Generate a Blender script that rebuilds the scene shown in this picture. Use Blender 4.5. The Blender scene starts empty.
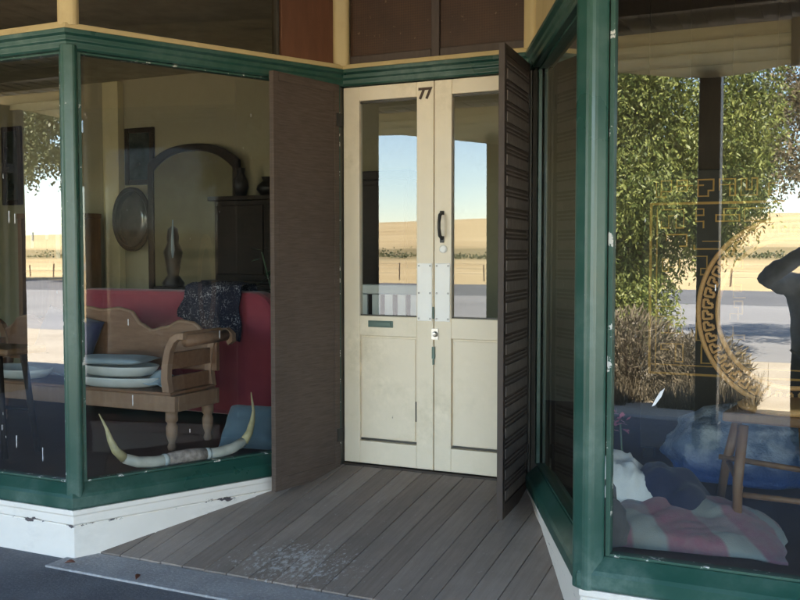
import bpy, bmesh, math, random
from mathutils import Vector, Matrix, noise
R = math.radians
sc = bpy.context.scene
col = sc.collection
rnd = random.Random(7)

# ------------------------------------------------------------------ helpers
class MB:
    """collects shapes in one bmesh, then links them as one mesh object"""
    def __init__(s): s.bm = bmesh.new()
    def box(s, x0, x1, y0, y1, z0, z1, M=None):
        r = bmesh.ops.create_cube(s.bm, size=1.0)['verts']
        T = Matrix.Translation(((x0+x1)/2, (y0+y1)/2, (z0+z1)/2)) @ Matrix.Diagonal((x1-x0, y1-y0, z1-z0, 1))
        bmesh.ops.transform(s.bm, matrix=(M @ T) if M is not None else T, verts=r); return s
    def bar(s, a, b, w, d, up=(0, 0, 1)):
        a, b = Vector(a), Vector(b); z = (b-a); L = z.length; z.normalize()
        u = Vector(up)
        if abs(u.dot(z)) > .99: u = Vector((0, 1, 0))
        x = u.cross(z).normalized(); y = z.cross(x)
        M = Matrix((x, y, z)).transposed().to_4x4(); M.translation = (a+b)/2
        return s.box(-w/2, w/2, -d/2, d/2, -L/2, L/2, M)
    def prism(s, pts, f):
        """pts: outline as 2-D points; f(p, k) gives the 3-D point for layer k = 0, 1"""
        a = [s.bm.verts.new(f(p, 0)) for p in pts]; b = [s.bm.verts.new(f(p, 1)) for p in pts]
        n = len(pts)
        fs = [s.bm.faces.new(a[::-1]), s.bm.faces.new(b)]
        for i in range(n): fs.append(s.bm.faces.new((a[i], a[(i+1) % n], b[(i+1) % n], b[i])))
        return s
    def prism_z(s, pts, z0, z1): return s.prism(pts, lambda p, k: (p[0], p[1], z1 if k else z0))
    def prism_y(s, pts, y0, y1): return s.prism(pts, lambda p, k: (p[0], y0 if k else y1, p[1]))
    def tube(s, pts, rad, n=10, sx=1.0):
        pts = [Vector(p) for p in pts]; m = len(pts)
        if not hasattr(rad, '__len__'): rad = [rad]*m
        rings = []; ref = None
        for i, p in enumerate(pts):
            t = (pts[min(i+1, m-1)]-pts[max(i-1, 0)]).normalized()
            if ref is None:
                ref = Vector((0, 0, 1)) if abs(t.z) < .9 else Vector((1, 0, 0))
            x = (ref-t*ref.dot(t)).normalized(); y = t.cross(x); ref = x
            rings.append([s.bm.verts.new(p+(x*math.cos(2*math.pi*k/n)*sx+y*math.sin(2*math.pi*k/n))*rad[i]) for k in range(n)])
        for i in range(m-1):
            for k in range(n):
                s.bm.faces.new((rings[i][k], rings[i][(k+1) % n], rings[i+1][(k+1) % n], rings[i+1][k]))
        s.bm.faces.new(rings[0][::-1]); s.bm.faces.new(rings[-1]); return s
    def lathe(s, prof, c=(0, 0, 0), n=20, sx=1.0, sy=1.0, M=None):
        c = Vector(c); rings = []
        for r, z in prof:
            rings.append([s.bm.verts.new((M or Matrix()) @ (c+Vector((sx*r*math.cos(2*math.pi*k/n), sy*r*math.sin(2*math.pi*k/n), z)))) for k in range(n)])
        for i in range(len(rings)-1):
            for k in range(n):
                s.bm.faces.new((rings[i][k], rings[i][(k+1) % n], rings[i+1][(k+1) % n], rings[i+1][k]))
        s.bm.faces.new(rings[0][::-1]); s.bm.faces.new(rings[-1]); return s
    def grid(s, f, nu, nv):
        v = [[s.bm.verts.new(f(i/nu, j/nv)) for j in range(nv+1)] for i in range(nu+1)]
        for i in range(nu):
            for j in range(nv): s.bm.faces.new((v[i][j], v[i+1][j], v[i+1][j+1], v[i][j+1]))
        return s
    def sweep(s, path, prof, ends=True):
        """closed profile of (n, z) points carried along a ground path with mitred corners; n points outward"""
        P = [Vector(p) for p in path]; m = len(P); rows = []
        for i in range(m):
            ns = []
            if i > 0: d = (P[i]-P[i-1]).normalized(); ns.append(Vector((d.y, -d.x)))
            if i < m-1: d = (P[i+1]-P[i]).normalized(); ns.append(Vector((d.y, -d.x)))
            n = ns[0] if len(ns) == 1 else (ns[0]+ns[1])/(1+ns[0].dot(ns[1]))
            rows.append([s.bm.verts.new((P[i].x+n.x*q[0], P[i].y+n.y*q[0], q[1])) for q in prof])
        k = len(prof)
        for i in range(m-1):
            for j in range(k):
                s.bm.faces.new((rows[i][j], rows[i+1][j], rows[i+1][(j+1) % k], rows[i][(j+1) % k]))
        if ends: s.bm.faces.new(rows[0]); s.bm.faces.new(rows[-1][::-1])
        return s
    def build(s, name, mat, parent=None, bevel=0, smooth=False, sub=0, solid=0, split=False):
        if split:                                  # every separate piece becomes an object of its own
            bm = s.bm; bm.verts.index_update(); seen = set(); last = None
            for v0 in bm.verts:
                if v0.index in seen: continue
                isl = []; stack = [v0]; seen.add(v0.index)
                while stack:
                    v = stack.pop(); isl.append(v)
                    for e in v.link_edges:
                        w_ = e.other_vert(v)
                        if w_.index not in seen: seen.add(w_.index); stack.append(w_)
                m = MB(); mp = {v: m.bm.verts.new(v.co) for v in isl}
                for f in {f for v in isl for f in v.link_faces}: m.bm.faces.new([mp[v] for v in f.verts])
                last = m.build(name, mat, parent, bevel, smooth, sub, solid)
            bm.free(); return last
        bmesh.ops.recalc_face_normals(s.bm, faces=s.bm.faces[:]) if not solid else None
        me = bpy.data.meshes.new(name); s.bm.to_mesh(me); s.bm.free()
        if smooth:
            for p in me.polygons: p.use_smooth = True
        for m_ in (mat if isinstance(mat, (list, tuple)) else [mat]): me.materials.append(m_)
        o = bpy.data.objects.new(name, me); col.objects.link(o)
        if parent is not None: o.parent = parent
        if solid:
            md = o.modifiers.new('thick', 'SOLIDIFY'); md.thickness = solid
        if bevel:
            md = o.modifiers.new('edge', 'BEVEL'); md.width = bevel; md.segments = 2; md.limit_method = 'ANGLE'; md.angle_limit = R(40)
        if sub:
            md = o.modifiers.new('smooth', 'SUBSURF'); md.levels = sub; md.render_levels = sub
        return o

def tag(o, label=None, cat=None, group=None, kind=None):
    if label: o['label'] = label
    if cat: o['category'] = cat
    if group: o['group'] = group
    if kind: o['kind'] = kind
    return o
def thing(name, loc, label, cat, group=None, rz=0):
    o = bpy.data.objects.new(name, None); o.empty_display_size = .1; col.objects.link(o)
    o.location = loc; o.rotation_euler.z = rz
    return tag(o, label, cat, group)

# ------------------------------------------------------------------ materials
class NT:
    def __init__(s, name):
        s.m = bpy.data.materials.new(name); s.m.use_nodes = True; s.n = s.m.node_tree; s.n.nodes.clear()
        s.out = s.add('ShaderNodeOutputMaterial')
    def add(s, t, **kw):
        n = s.n.nodes.new(t)
        for k, v in kw.items(): setattr(n, k, v)
        return n
    def link(s, a, b): s.n.links.new(a, b)
    def coord(s, scale=(1, 1, 1), kind='Object', rot=(0, 0, 0)):
        c = s.add('ShaderNodeTexCoord'); m = s.add('ShaderNodeMapping'); m.inputs['Scale'].default_value = scale; m.inputs['Rotation'].default_value = rot
        s.link(c.outputs[kind], m.inputs[0]); return m.outputs[0]
    def noise(s, vec, scale, detail=4, rough=.55):
        n = s.add('ShaderNodeTexNoise'); n.inputs['Scale'].default_value = scale; n.inputs['Detail'].default_value = detail; n.inputs['Roughness'].default_value = rough
        s.link(vec, n.inputs['Vector']); return n.outputs['Fac']
    def ramp(s, fac, stops, interp='LINEAR'):
        r = s.add('ShaderNodeValToRGB'); e = r.color_ramp; e.interpolation = interp
        while len(e.elements) < len(stops): e.elements.new(.5)
        for el, (p, c) in zip(e.elements, stops):
            el.position = p; el.color = (c, c, c, 1) if not hasattr(c, '__len__') else (*c, 1)
        s.link(fac, r.inputs[0]); return r.outputs[0]
    def mix(s, fac, a, b, blend='MIX'):
        m = s.add('ShaderNodeMix', data_type='RGBA', blend_type=blend)
        for v, i in ((fac, 0), (a, 6), (b, 7)):
            if hasattr(v, 'links'): s.link(v, m.inputs[i])
            elif i == 0: m.inputs[0].default_value = v
            else: m.inputs[i].default_value = (*v, 1) if len(v) == 3 else v
        return m.outputs[2]
    def math(s, op, a, b=0.0):
        m = s.add('ShaderNodeMath', operation=op)
        for v, i in ((a, 0), (b, 1)):
            if hasattr(v, 'links'): s.link(v, m.inputs[i])
            else: m.inputs[i].default_value = v
        return m.outputs[0]
    def bump(s, h, strength=.3, dist=.01):
        b = s.add('ShaderNodeBump'); b.inputs['Strength'].default_value = strength; b.inputs['Distance'].default_value = dist
        s.link(h, b.inputs['Height']); return b.outputs[0]
    def bsdf(s, color, rough=.6, normal=None, spec=.5, metal=0, sheen=0):
        b = s.add('ShaderNodeBsdfPrincipled')
        for v, k in ((color, 'Base Color'), (rough, 'Roughness')):
            if hasattr(v, 'links'): s.link(v, b.inputs[k])
            else: b.inputs[k].default_value = (*v, 1) if k == 'Base Color' else v
        b.inputs['Specular IOR Level'].default_value = spec; b.inputs['Metallic'].default_value = metal
        if sheen: b.inputs['Sheen Weight'].default_value = sheen
        if normal is not None: s.link(normal, b.inputs['Normal'])
        s.link(b.outputs[0], s.out.inputs[0]); s.b = b; return b

def lum(c, k): return tuple(min(1, v*k) for v in c)
def paint(name, c, under=(.16, .12, .09), chip=.70, dirt=(.25, .22, .18), dirt_amt=.35, rough=.4, spec=.5, bump=.15, brush=(1, 1, 1)):
    t = NT(name); v = t.coord()
    n1 = t.noise(v, 2.3, 5); n2 = t.noise(v, 14, 6, .7); n3 = t.noise(t.coord((5, 5, 40)), 3, 3)
    base = t.mix(t.ramp(n1, [(.3, 0), (.75, 1)]), lum(c, .88), lum(c, 1.06))
    dm = t.math('MULTIPLY', t.ramp(n1, [(.45, 0), (.75, 1)]), t.ramp(n2, [(.35, 0), (.7, dirt_amt*1.6)]))
    c1 = t.mix(dm, base, dirt)
    ch = t.ramp(n2, [(chip, 0), (chip+.015, 1)])
    c2 = t.mix(ch, c1, under)
    h = t.math('SUBTRACT', t.math('MULTIPLY', t.noise(t.coord(brush), 60, 3), .25), ch)
    t.bsdf(c2, t.ramp(n1, [(.2, max(.05, rough-.1)), (.8, min(1, rough+.15))]), t.bump(h, bump, .004), spec)
    return t.m
def wood(name, c, c2, scale=(3, 3, 30), rough=.55, spec=.4, bump=.2, island=0.0):
    t = NT(name); v = t.coord(scale)
    n = t.noise(v, 2.2, 6, .65); n2 = t.noise(t.coord(), 1.5, 3)
    g = t.ramp(n, [(.28, 0), (.72, 1)])
    cc = t.mix(g, c, c2); cc = t.mix(t.ramp(n2, [(.3, 0), (.8, .45)]), cc, lum(c, .6))
    if island:
        gm = t.add('ShaderNodeNewGeometry')
        cc = t.mix(island, cc, t.mix(gm.outputs['Random Per Island'], lum(c, .55), lum(c2, 1.35)))
    t.bsdf(cc, rough, t.bump(n, bump, .004), spec); return t.m
def cloth(name, c, c2=None, scale=220, rough=.9, blot=3, sheen=.2, bump=.25):
    t = NT(name); v = t.coord()
    n = t.noise(v, blot, 5); f = t.noise(v, scale, 2)
    cc = t.mix(t.ramp(n, [(.35, 0), (.7, 1)]), c, c2 or lum(c, .72))
    t.bsdf(cc, rough, t.bump(f, bump, .003), .2, 0, sheen); return t.m
def plain(name, c, rough=.5, spec=.5, metal=0, var=.25, sc_=6):
    t = NT(name); v = t.coord(); n = t.noise(v, sc_, 5)
    t.bsdf(t.mix(t.ramp(n, [(.3, 0), (.75, 1)]), lum(c, 1-var), lum(c, 1+var*.4)), rough, t.bump(t.noise(v, 90, 2), .06, .003), spec, metal); return t.m
def glass(name, r0=.13, dust=.02, wav=.02, fleck=.6, tint=(.93, .95, .93), island=0):
    t = NT(name)
    lw = t.add('ShaderNodeLayerWeight'); lw.inputs['Blend'].default_value = .5
    f5 = t.math('POWER', lw.outputs['Facing'], 5.0)
    fr = t.math('ADD', r0, t.math('MULTIPLY', f5, 1-r0))
    v = t.coord()
    b = t.bump(t.noise(t.coord((1, 1, .6)), 3.0, 1, .4), wav, .02)
    gl = t.add('ShaderNodeBsdfGlossy'); gl.inputs['Roughness'].default_value = 0.0; gl.inputs['Color'].default_value = (1, 1, 1, 1); t.link(b, gl.inputs['Normal'])
    tr = t.add('ShaderNodeBsdfTransparent'); tr.inputs['Color'].default_value = (*tint, 1)
    m1 = t.add('ShaderNodeMixShader'); t.link(fr, m1.inputs[0]); t.link(tr.outputs[0], m1.inputs[1]); t.link(gl.outputs[0], m1.inputs[2])
    df = t.add('ShaderNodeBsdfDiffuse'); df.inputs['Color'].default_value = (.62, .62, .6, 1)
    streak = t.noise(t.coord((34, 34, 2.2)), 1.0, 4, .7)
    blot = t.noise(v, 2.0, 5, .6)
    fl = t.ramp(t.noise(t.coord((55, 55, 13)), 1.0, 2, .4), [(.785, 0), (.80, fleck)])
    dd = t.math('ADD', t.math('MULTIPLY', t.math('MULTIPLY', t.ramp(streak, [(.35, .25), (.75, 1)]), t.ramp(blot, [(.3, .3), (.7, 1.0)])), dust), fl)
    m2 = t.add('ShaderNodeMixShader'); t.link(dd, m2.inputs[0]); t.link(m1.outputs[0], m2.inputs[1]); t.link(df.outputs[0], m2.inputs[2])
    t.link(m2.outputs[0], t.out.inputs[0]); return t.m

M = {}
M['green'] = paint('green gloss paint', (.017, .070, .052), under=(.30, .33, .30), chip=.715, dirt=(.13, .19, .165), dirt_amt=.55, rough=.3, spec=.55)
M['white'] = paint('white plinth paint', (.74, .72, .68), under=(.07, .06, .07), chip=.695, dirt=(.42, .38, .33), dirt_amt=.5, rough=.5)
def m_plinth():
    t = NT('peeling white plinth paint'); v = t.coord(); n1 = t.noise(v, 2.3, 5); n2 = t.noise(t.coord((1, 1, 2.2)), 11, 7, .72)
    c = t.mix(t.ramp(n1, [(.3, 0), (.75, 1)]), (.75, .685, .61), (.87, .80, .72))
    c = t.mix(t.math('MULTIPLY', t.ramp(n1, [(.45, 0), (.75, 1)]), t.ramp(n2, [(.35, 0), (.7, .7)])), c, (.42, .38, .33))
    sp_ = t.add('ShaderNodeSeparateXYZ'); t.link(v, sp_.inputs[0])
    ledge = t.ramp(t.math('ABSOLUTE', t.math('SUBTRACT', sp_.outputs[2], .128)), [(.004, 1), (.022, 0)])
    ch = t.ramp(t.math('ADD', t.math('ADD', n2, t.math('MULTIPLY', ledge, .17)), t.math('MULTIPLY', t.math('SUBTRACT', n1, .5), .30)), [(.715, 0), (.725, 1)])
    c = t.mix(ch, c, (.075, .06, .065))
    t.bsdf(c, .5, t.bump(t.math('SUBTRACT', t.math('MULTIPLY', t.noise(v, 60, 3), .25), ch), .25, .004)); return t.m
M['white'] = m_plinth()
M['cream'] = paint('cream door paint', (.84, .73, .56), under=(.16, .12, .08), chip=.73, dirt=(.42, .36, .22), dirt_amt=.4, rough=.4)
M['ochre'] = paint('ochre cream trim paint', (.56, .44, .22), under=(.2, .12, .06), chip=.73, dirt=(.3, .2, .1), dirt_amt=.5, rough=.5)
t = NT('pressed brown hardboard'); v_ = t.coord(); br = t.add('ShaderNodeTexChecker'); br.inputs['Scale'].default_value = 95; t.link(t.coord((1, 0, 1), 'Object', (0, R(45), 0)), br.inputs[0])
c_ = t.mix(t.ramp(t.noise(v_, 5, 5), [(.3, 0), (.75, 1)]), (.045, .022, .012), (.075, .036, .018)); c_ = t.mix(t.math('MULTIPLY', br.outputs[1], .35), c_, (.022, .011, .006))
c_ = t.mix(t.ramp(t.noise(v_, 30, 3), [(.70, 0), (.72, .5)]), c_, (.2, .14, .09))
t.bsdf(c_, .5, t.bump(br.outputs[1], .5, .004), .4); M['brownpanel'] = t.m
M['redwood'] = wood('red brown timber', (.12, .05, .026), (.17, .072, .038), (9, 9, 2.0), .55)
M['screen'] = wood('dark brown screen', (.076, .055, .043), (.135, .102, .083), (4, 4, 60), .75, .25, .5)
M['screenslat'] = wood('weathered brown slats', (.17, .138, .118), (.24, .20, .175), (12, 12, 8), .75, .25, .4)
M['screenedge'] = wood('brown screen edge', (.058, .042, .034), (.085, .062, .050), (20, 20, 3), .6)
M['jamb'] = paint('dark jamb paint', (.045, .040, .030), under=(.2, .16, .1), chip=.76, dirt_amt=.2)
M['glassreturn'] = glass('entry glass', .052, .018, .010, .55, tint=(.84, .86, .84))
M['glass'] = glass('shop glass', .128, .009, .010, .55, tint=(.75, .78, .75))
M['glassdoor'] = glass('door glass', .078, .006, .012, 0, tint=(.75, .78, .75))
M['glassdark'] = glass('old transom glass', .045, .03, .02, .3, tint=(.75, .68, .58))
M['steel'] = plain('worn steel', (.45, .44, .42), .35, .5, 1)
M['blackiron'] = plain('black iron', (.02, .02, .02), .45)
M['bead'] = paint('flaking green putty bead', (.016, .067, .046), under=(.55, .54, .50), chip=.60, dirt=(.10, .14, .11), dirt_amt=.4, rough=.5)
M['primer'] = paint('white finger plate', (.90, .88, .84), under=(.35, .25, .15), chip=.76, dirt_amt=.15, rough=.35)
M['brass'] = plain('tarnished greenish metal', (.08, .13, .11), .4, .5, .3)
M['concrete'] = None
M['wall_in'] = paint('aged cream wall', (.36, .33, .235), under=(.3, .25, .16), chip=.8, dirt=(.24, .2, .12), dirt_amt=.35, rough=.8, spec=.2)
M['wall_pale'] = paint('pale cream trim', (.60, .54, .34), under=(.3, .25, .16), chip=.8, dirt=(.3, .26, .15), dirt_amt=.25, rough=.7, spec=.2)
M['ceil'] = plain('ceiling boards', (.42, .38, .28), .8, .2)
M['darkwood'] = wood('dark polished wood', (.014, .009, .006), (.028, .017, .011), (3, 3, 18), .55, .2)
M['darkpart'] = wood('dark timber partition', (.035, .025, .018), (.06, .042, .03), (8, 8, 1.5), .6)
M['pine'] = wood('bench pine', (.165, .080, .045), (.25, .135, .08), (3, 16, 16), .5, .35, .2)
M['pinepale'] = wood('worn bench pine', (.24, .135, .085), (.32, .20, .135), (9, 9, 3), .5, .35, .2)
M['midwood'] = wood('mid brown wood', (.17, .085, .042), (.28, .155, .08), (10, 10, 2), .45)
M['infloor'] = wood('shop floor boards', (.050, .024, .018), (.075, .038, .026), (14, 2, 5), .5)
M['red'] = cloth('red upholstery', (.32, .058, .082), (.25, .040, .060), 260, .85, 3, .3)
M['navy'] = cloth('navy cloth', (.030, .036, .085), (.05, .055, .11))
M['navyplain'] = cloth('dark navy garment', (.016, .022, .055), (.03, .036, .075), 200)
M['whitecloth'] = cloth('white cloth', (.72, .72, .72), (.60, .60, .62), 180, .9, 8)
M['paleblue'] = cloth('pale blue cloth', (.30, .38, .45), (.24, .31, .38))
M['blueteal'] = cloth('dusty blue cushion', (.10, .155, .20), (.075, .115, .15))
M['enamel'] = plain('white enamel', (.60, .63, .64), .25, .5, 0, .12, 9)
M['greybag'] = cloth('dark grey bag', (.12, .115, .115), (.075, .07, .075))
M['pink'] = cloth('pink cloth', (.6, .12, .2))
M['gold'] = plain('gilt paint', (.50, .27, .06), .4, .5, .2)
M['lacquer'] = plain('black lacquer', (.012, .010, .009), .4, .35)
M['rope'] = wood('woven cane', (.55, .27, .09), (.74, .44, .19), (60, 60, 60), .6)
M['hornpale'] = plain('pale horn', (.62, .60, .54), .4, .5, 0, .3, 12)
M['horntip'] = plain('yellow horn', (.50, .43, .24), .4, .5, 0, .4, 12)
M['hornmount'] = plain('red and grey horn mount', (.46, .38, .35), .7, .3, 0, .6, 30)
M['iron'] = plain('verandah iron', (.075, .058, .042), .6)
M['postpaint'] = paint('brown post paint', (.10, .075, .045), under=(.2, .15, .1), chip=.75)
M['valance'] = paint('cream weatherboard', (.76, .68, .48), under=(.25, .2, .12), chip=.74, dirt_amt=.3, rough=.6)
M['kerb'] = plain('kerb concrete', (.32, .31, .29), .85, .2)
t = NT('pale translucent slats'); c_ = t.mix(t.ramp(t.noise(t.coord((2, 2, 20)), 3, 4), [(.3, 0), (.7, 1)]), (.84, .77, .58), (.90, .84, .66))
p_ = t.add('ShaderNodeBsdfPrincipled'); t.link(c_, p_.inputs['Base Color']); p_.inputs['Roughness'].default_value = .7
l_ = t.add('ShaderNodeBsdfTranslucent'); t.link(c_, l_.inputs['Color']); m_ = t.add('ShaderNodeMixShader'); m_.inputs[0].default_value = .72
t.link(p_.outputs[0], m_.inputs[1]); t.link(l_.outputs[0], m_.inputs[2]); t.link(m_.outputs[0], t.out.inputs[0]); M['slats'] = t.m
M['facade'] = plain('rendered wall', (.42, .38, .30), .85, .2)
M['skin'] = plain('skin', (.45, .26, .18), .55, .4, 0, .1)
M['jacket'] = cloth('blue grey fleece', (.36, .40, .48), (.60, .64, .70), 60, .95, 12, .3, 1.0)
M['trousers'] = cloth('dark trousers', (.028, .022, .022))
M['hair'] = cloth('dark hair', (.03, .02, .014), None, 140)
M['bark'] = wood('grey bark', (.09, .065, .045), (.17, .13, .095), (9, 9, 2), .9, .1, .8)

def m_blue_bag():
    t = NT('blue plastic bag'); v = t.coord(); n = t.noise(v, 9, 5)
    sp = t.add('ShaderNodeSeparateXYZ'); t.link(t.coord(), sp.inputs[0])
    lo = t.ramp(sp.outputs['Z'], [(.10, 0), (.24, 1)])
    c = t.mix(lo, (.02, .08, .29), t.mix(t.ramp(n, [(.45, 0), (.6, 1)]), (.11, .16, .25), (.34, .39, .46)))  # whitish highlights on the upper bag are mixed into its colour
    t.bsdf(c, .3, t.bump(t.noise(v, 18, 4, .7), .9, .02), .6); return t.m
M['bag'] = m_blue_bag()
def m_shawl():
    t = NT('flecked navy shawl'); v = t.coord()
    f = t.noise(t.coord((1, 1, 1)), 95, 2, .5); b = t.noise(v, 9, 3)
    m = t.math('MULTIPLY', t.ramp(f, [(.54, 0), (.64, .8)]), t.ramp(b, [(.42, .05), (.64, 1)]))
    t.bsdf(t.mix(m, (.014, .016, .032), (.42, .42, .46)), .95, t.bump(f, .8, .006), .1); return t.m
M['shawl'] = m_shawl()
def m_plaid():
    t = NT('pink plaid blanket'); c = t.add('ShaderNodeTexCoord'); s = t.add('ShaderNodeSeparateXYZ'); t.link(c.outputs['UV'], s.inputs[0])
    def bands(o, k, ph): return t.ramp(t.math('FRACT', t.math('ADD', t.math('MULTIPLY', o, k), ph)), [(0, 0), (.58, 0), (.62, 1), (.95, 1), (1, 0)])
    a = bands(t.math('ADD', s.outputs[0], t.math('MULTIPLY', s.outputs[1], .5)), 2.0, .18); b = bands(s.outputs[1], 1.6, .25)
    cc = t.mix(a, (.29, .125, .165), (.30, .32, .31)); cc = t.mix(t.math('MULTIPLY', b, .55), cc, (.26, .11, .16))
    n = t.noise(t.coord(), 30, 4)
    cc = t.mix(t.ramp(n, [(.35, 0), (.7, .3)]), cc, (.30, .26, .26))
    t.bsdf(cc, .95, t.bump(t.noise(t.coord(), 240, 2), .5, .004), .1, 0, .3); return t.m
M['plaid'] = m_plaid()
def m_boards():
    t = NT('weathered grey floorboards'); g = t.add('ShaderNodeNewGeometry')
    n = t.noise(t.coord((22, 1.2, 6)), 2.0, 7, .7); n2 = t.noise(t.coord(), 2.4, 5, .6); n3 = t.noise(t.coord((1.3, .75, 1)), 38, 7, .74)
    c = t.mix(t.ramp(n, [(.3, 0), (.72, 1)]), (.205, .160, .130), (.335, .272, .228))
    c = t.mix(.42, c, t.mix(g.outputs['Random Per Island'], (.15, .116, .093), (.36, .30, .255)))
    c = t.mix(t.ramp(n2, [(.42, 0), (.68, .55)]), c, (.16, .135, .115))
    # flaked pale paint left in one worn patch near the doorstep
    v = t.add('ShaderNodeVectorMath', operation='DISTANCE'); t.link(t.coord((1, 1.35, 0)), v.inputs[0]); v.inputs[1].default_value = (-2.43, 5.28, 0)
    near = t.ramp(v.outputs['Value'], [(.12, 1), (.46, 0)])
    fl = t.ramp(t.math('ADD', n3, t.math('MULTIPLY', near, .16)), [(.62, 0), (.74, .75)])
    c = t.mix(fl, c, (.50, .475, .455))
    t.bsdf(c, .8, t.bump(t.math('ADD', n, t.math('MULTIPLY', n3, .5)), .55, .006), .25); return t.m
M['boards'] = m_boards()
def m_ground(name, c, c2, sc1, sc2, rough=.9, bmp=.6, cracks=False):
    t = NT(name); v = t.coord(); n = t.noise(v, sc1, 6, .6); f = t.noise(v, sc2, 3, .6)
    cc = t.mix(t.ramp(n, [(.3, 0), (.72, 1)]), c, c2); cc = t.mix(t.ramp(f, [(.3, .45), (.5, 0), (.68, 0), (.8, .35)]), cc, lum(c2, 1.5))
    t.bsdf(cc, rough, t.bump(f, bmp, .006), .25); return t.m
M['asphalt'] = m_ground('footpath asphalt', (.10, .10, .11), (.165, .165, .175), 3, 75)
M['strip'] = m_ground('worn concrete step', (.28, .27, .27), (.40, .39, .385), 5, 60)
M['road'] = m_ground('pale road bitumen', (.19, .187, .185), (.25, .245, .24), .25, 40)
M['roadfar'] = m_ground('dark road bitumen', (.10, .10, .104), (.135, .135, .14), .25, 40)
M['gravel'] = m_ground('dry gravel shoulder', (.30, .255, .19), (.42, .37, .29), .8, 30)
def m_terrain():
    t = NT('dry grass hills'); v = t.coord((.25, 1, 1), 'Object')
    n = t.noise(v, .10, 6, .6); n2 = t.noise(t.coord((.15, 1, 1)), 1.2, 5, .7)
    c = t.mix(t.ramp(n, [(.3, 0), (.7, 1)]), (.40, .295, .155), (.56, .44, .25))
    c = t.mix(t.ramp(n2, [(.45, 0), (.75, .5)]), c, (.26, .20, .10))
    sp = t.add('ShaderNodeSeparateXYZ'); t.link(t.coord(), sp.inputs[0])
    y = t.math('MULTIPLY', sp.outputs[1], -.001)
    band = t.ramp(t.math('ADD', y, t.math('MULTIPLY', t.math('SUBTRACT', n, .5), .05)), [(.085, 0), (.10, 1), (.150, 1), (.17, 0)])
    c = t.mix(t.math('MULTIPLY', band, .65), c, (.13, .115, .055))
    t.bsdf(c, .95, None, .1); return t.m
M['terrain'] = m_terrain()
def m_leaf(name, a, b, tr=.35):
    t = NT(name); g = t.add('ShaderNodeNewGeometry'); n = t.noise(t.coord(), 1.3, 3)
    c = t.mix(g.outputs['Random Per Island'], a, b); c = t.mix(t.ramp(n, [(.35, 0), (.7, .5)]), c, lum(a, .8))
    d = t.add('ShaderNodeBsdfPrincipled'); t.link(c, d.inputs['Base Color']); d.inputs['Roughness'].default_value = .5
    l = t.add('ShaderNodeBsdfTranslucent'); t.link(c, l.inputs['Color'])
    m = t.add('ShaderNodeMixShader'); m.inputs[0].default_value = tr
    t.link(d.outputs[0], m.inputs[1]); t.link(l.outputs[0], m.inputs[2]); t.link(m.outputs[0], t.out.inputs[0]); return t.m
M['leaf'] = m_leaf('green leaves', (.055, .09, .016), (.40, .42, .12))
M['leafbrown'] = m_leaf('olive and pink brown leaves', (.11, .11, .045), (.36, .27, .17))
M['leafgrey'] = m_leaf('grey green gum leaves', (.07, .085, .035), (.17, .17, .08))
M['leafdry'] = m_leaf('dry straw stems', (.095, .078, .048), (.29, .235, .155), .2)
M['leafred'] = m_leaf('reddish dead leaf', (.16, .06, .04), (.24, .10, .06), .1)
M['leafpot'] = m_leaf('pale pot plant leaves', (.10, .17, .10), (.22, .30, .20))
M['picture'] = plain('dark print', (.035, .05, .05), .2, .6, 0, .8, 7)
M['ovalglass'] = plain('dark oval portrait', (.055, .050, .045), .12, .7, 0, .6, 6)
t = NT('dull old mirror'); t.bsdf(t.mix(t.ramp(t.noise(t.coord(), 3, 5), [(.35, 0), (.75, 1)]), (.17, .155, .09), (.12, .105, .06)), .3, None, .4, .0); M['mirror'] = t.m

# ------------------------------------------------------------------ measured layout (metres; photographer's lens at the origin, street axis = X)
CAM = 1.5
YF, YD = 3.62, 5.15
LC, LJ, RJ, RC = -3.56, -2.853, -1.648, -.93
ZS0, ZS1 = .215, .335          # green sill rail
ZH0, ZH1 = 2.51, 2.605         # green head rail
ZTOP = 3.22
XW, XE = -8.7, 3.2             # shop end walls
YB = 7.5                       # back wall
LP = [(XW, YF), (LC, YF), (LJ, YD)]
RP = [(RJ, YD), (RC, YF), (XE, YF)]
FULL = LP+RP
def run(A, B):
    A, B = Vector((*A, 0)), Vector((*B, 0)); d = (B-A); L = d.length; d.normalize()
    Mx = Matrix(((d.x, -d.y, 0, A.x), (d.y, d.x, 0, A.y), (0, 0, 1, 0), (0, 0, 0, 1)))   # local x along, local -y outward
    return Mx, L

# ------------------------------------------------------------------ shop building
shop = thing('shop_building', ((LJ+RJ)/2, YF, 0), 'old shopfront with green framed windows, white plinth and cream double doors numbered 77', 'shop')
SO = Matrix.Translation((-(LJ+RJ)/2, -YF, 0))
def sp(mb, name, mat, parent=None, **k):
    if parent is None:
        bmesh.ops.transform(mb.bm, matrix=SO, verts=mb.bm.verts[:]); parent = shop
    return mb.build(name, mat, parent, **k)

LPS = [LP[0], LP[1], (LC+.80*(LJ-LC), YF+.80*(YD-YF))]; RPS = [(RC+.93*(RJ-RC), YF+.93*(YD-YF)), RP[1], RP[2]]
for P in (LPS, RPS):
    b = MB(); b.sweep(P, [(-.05, -.16), (.022, -.16), (.022, .125), (.018, .130), (.030, .138), (.030, .180), (.036, .186), (.036, ZS0-.004), (-.05, ZS0-.004)])
    sp(b, 'plinth', M['white'], bevel=.003)
    b = MB(); b.sweep(P, [(-.09, ZS0), (.040, ZS0), (.047, ZS0+.012), (.047, ZS0+.06), (.038, ZS0+.075), (-.012, ZS1), (-.09, ZS1)])
    sp(b, 'sill_rail', M['green'], bevel=.003)
b = MB(); b.sweep(FULL, [(-.08, ZH0), (.012, ZH0), (.022, ZH0+.01), (.022, ZH0+.035), (.032, ZH0+.045), (.032, ZH0+.065), (.052, ZH0+.075), (.052, ZH1), (-.08, ZH1)])
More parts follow.
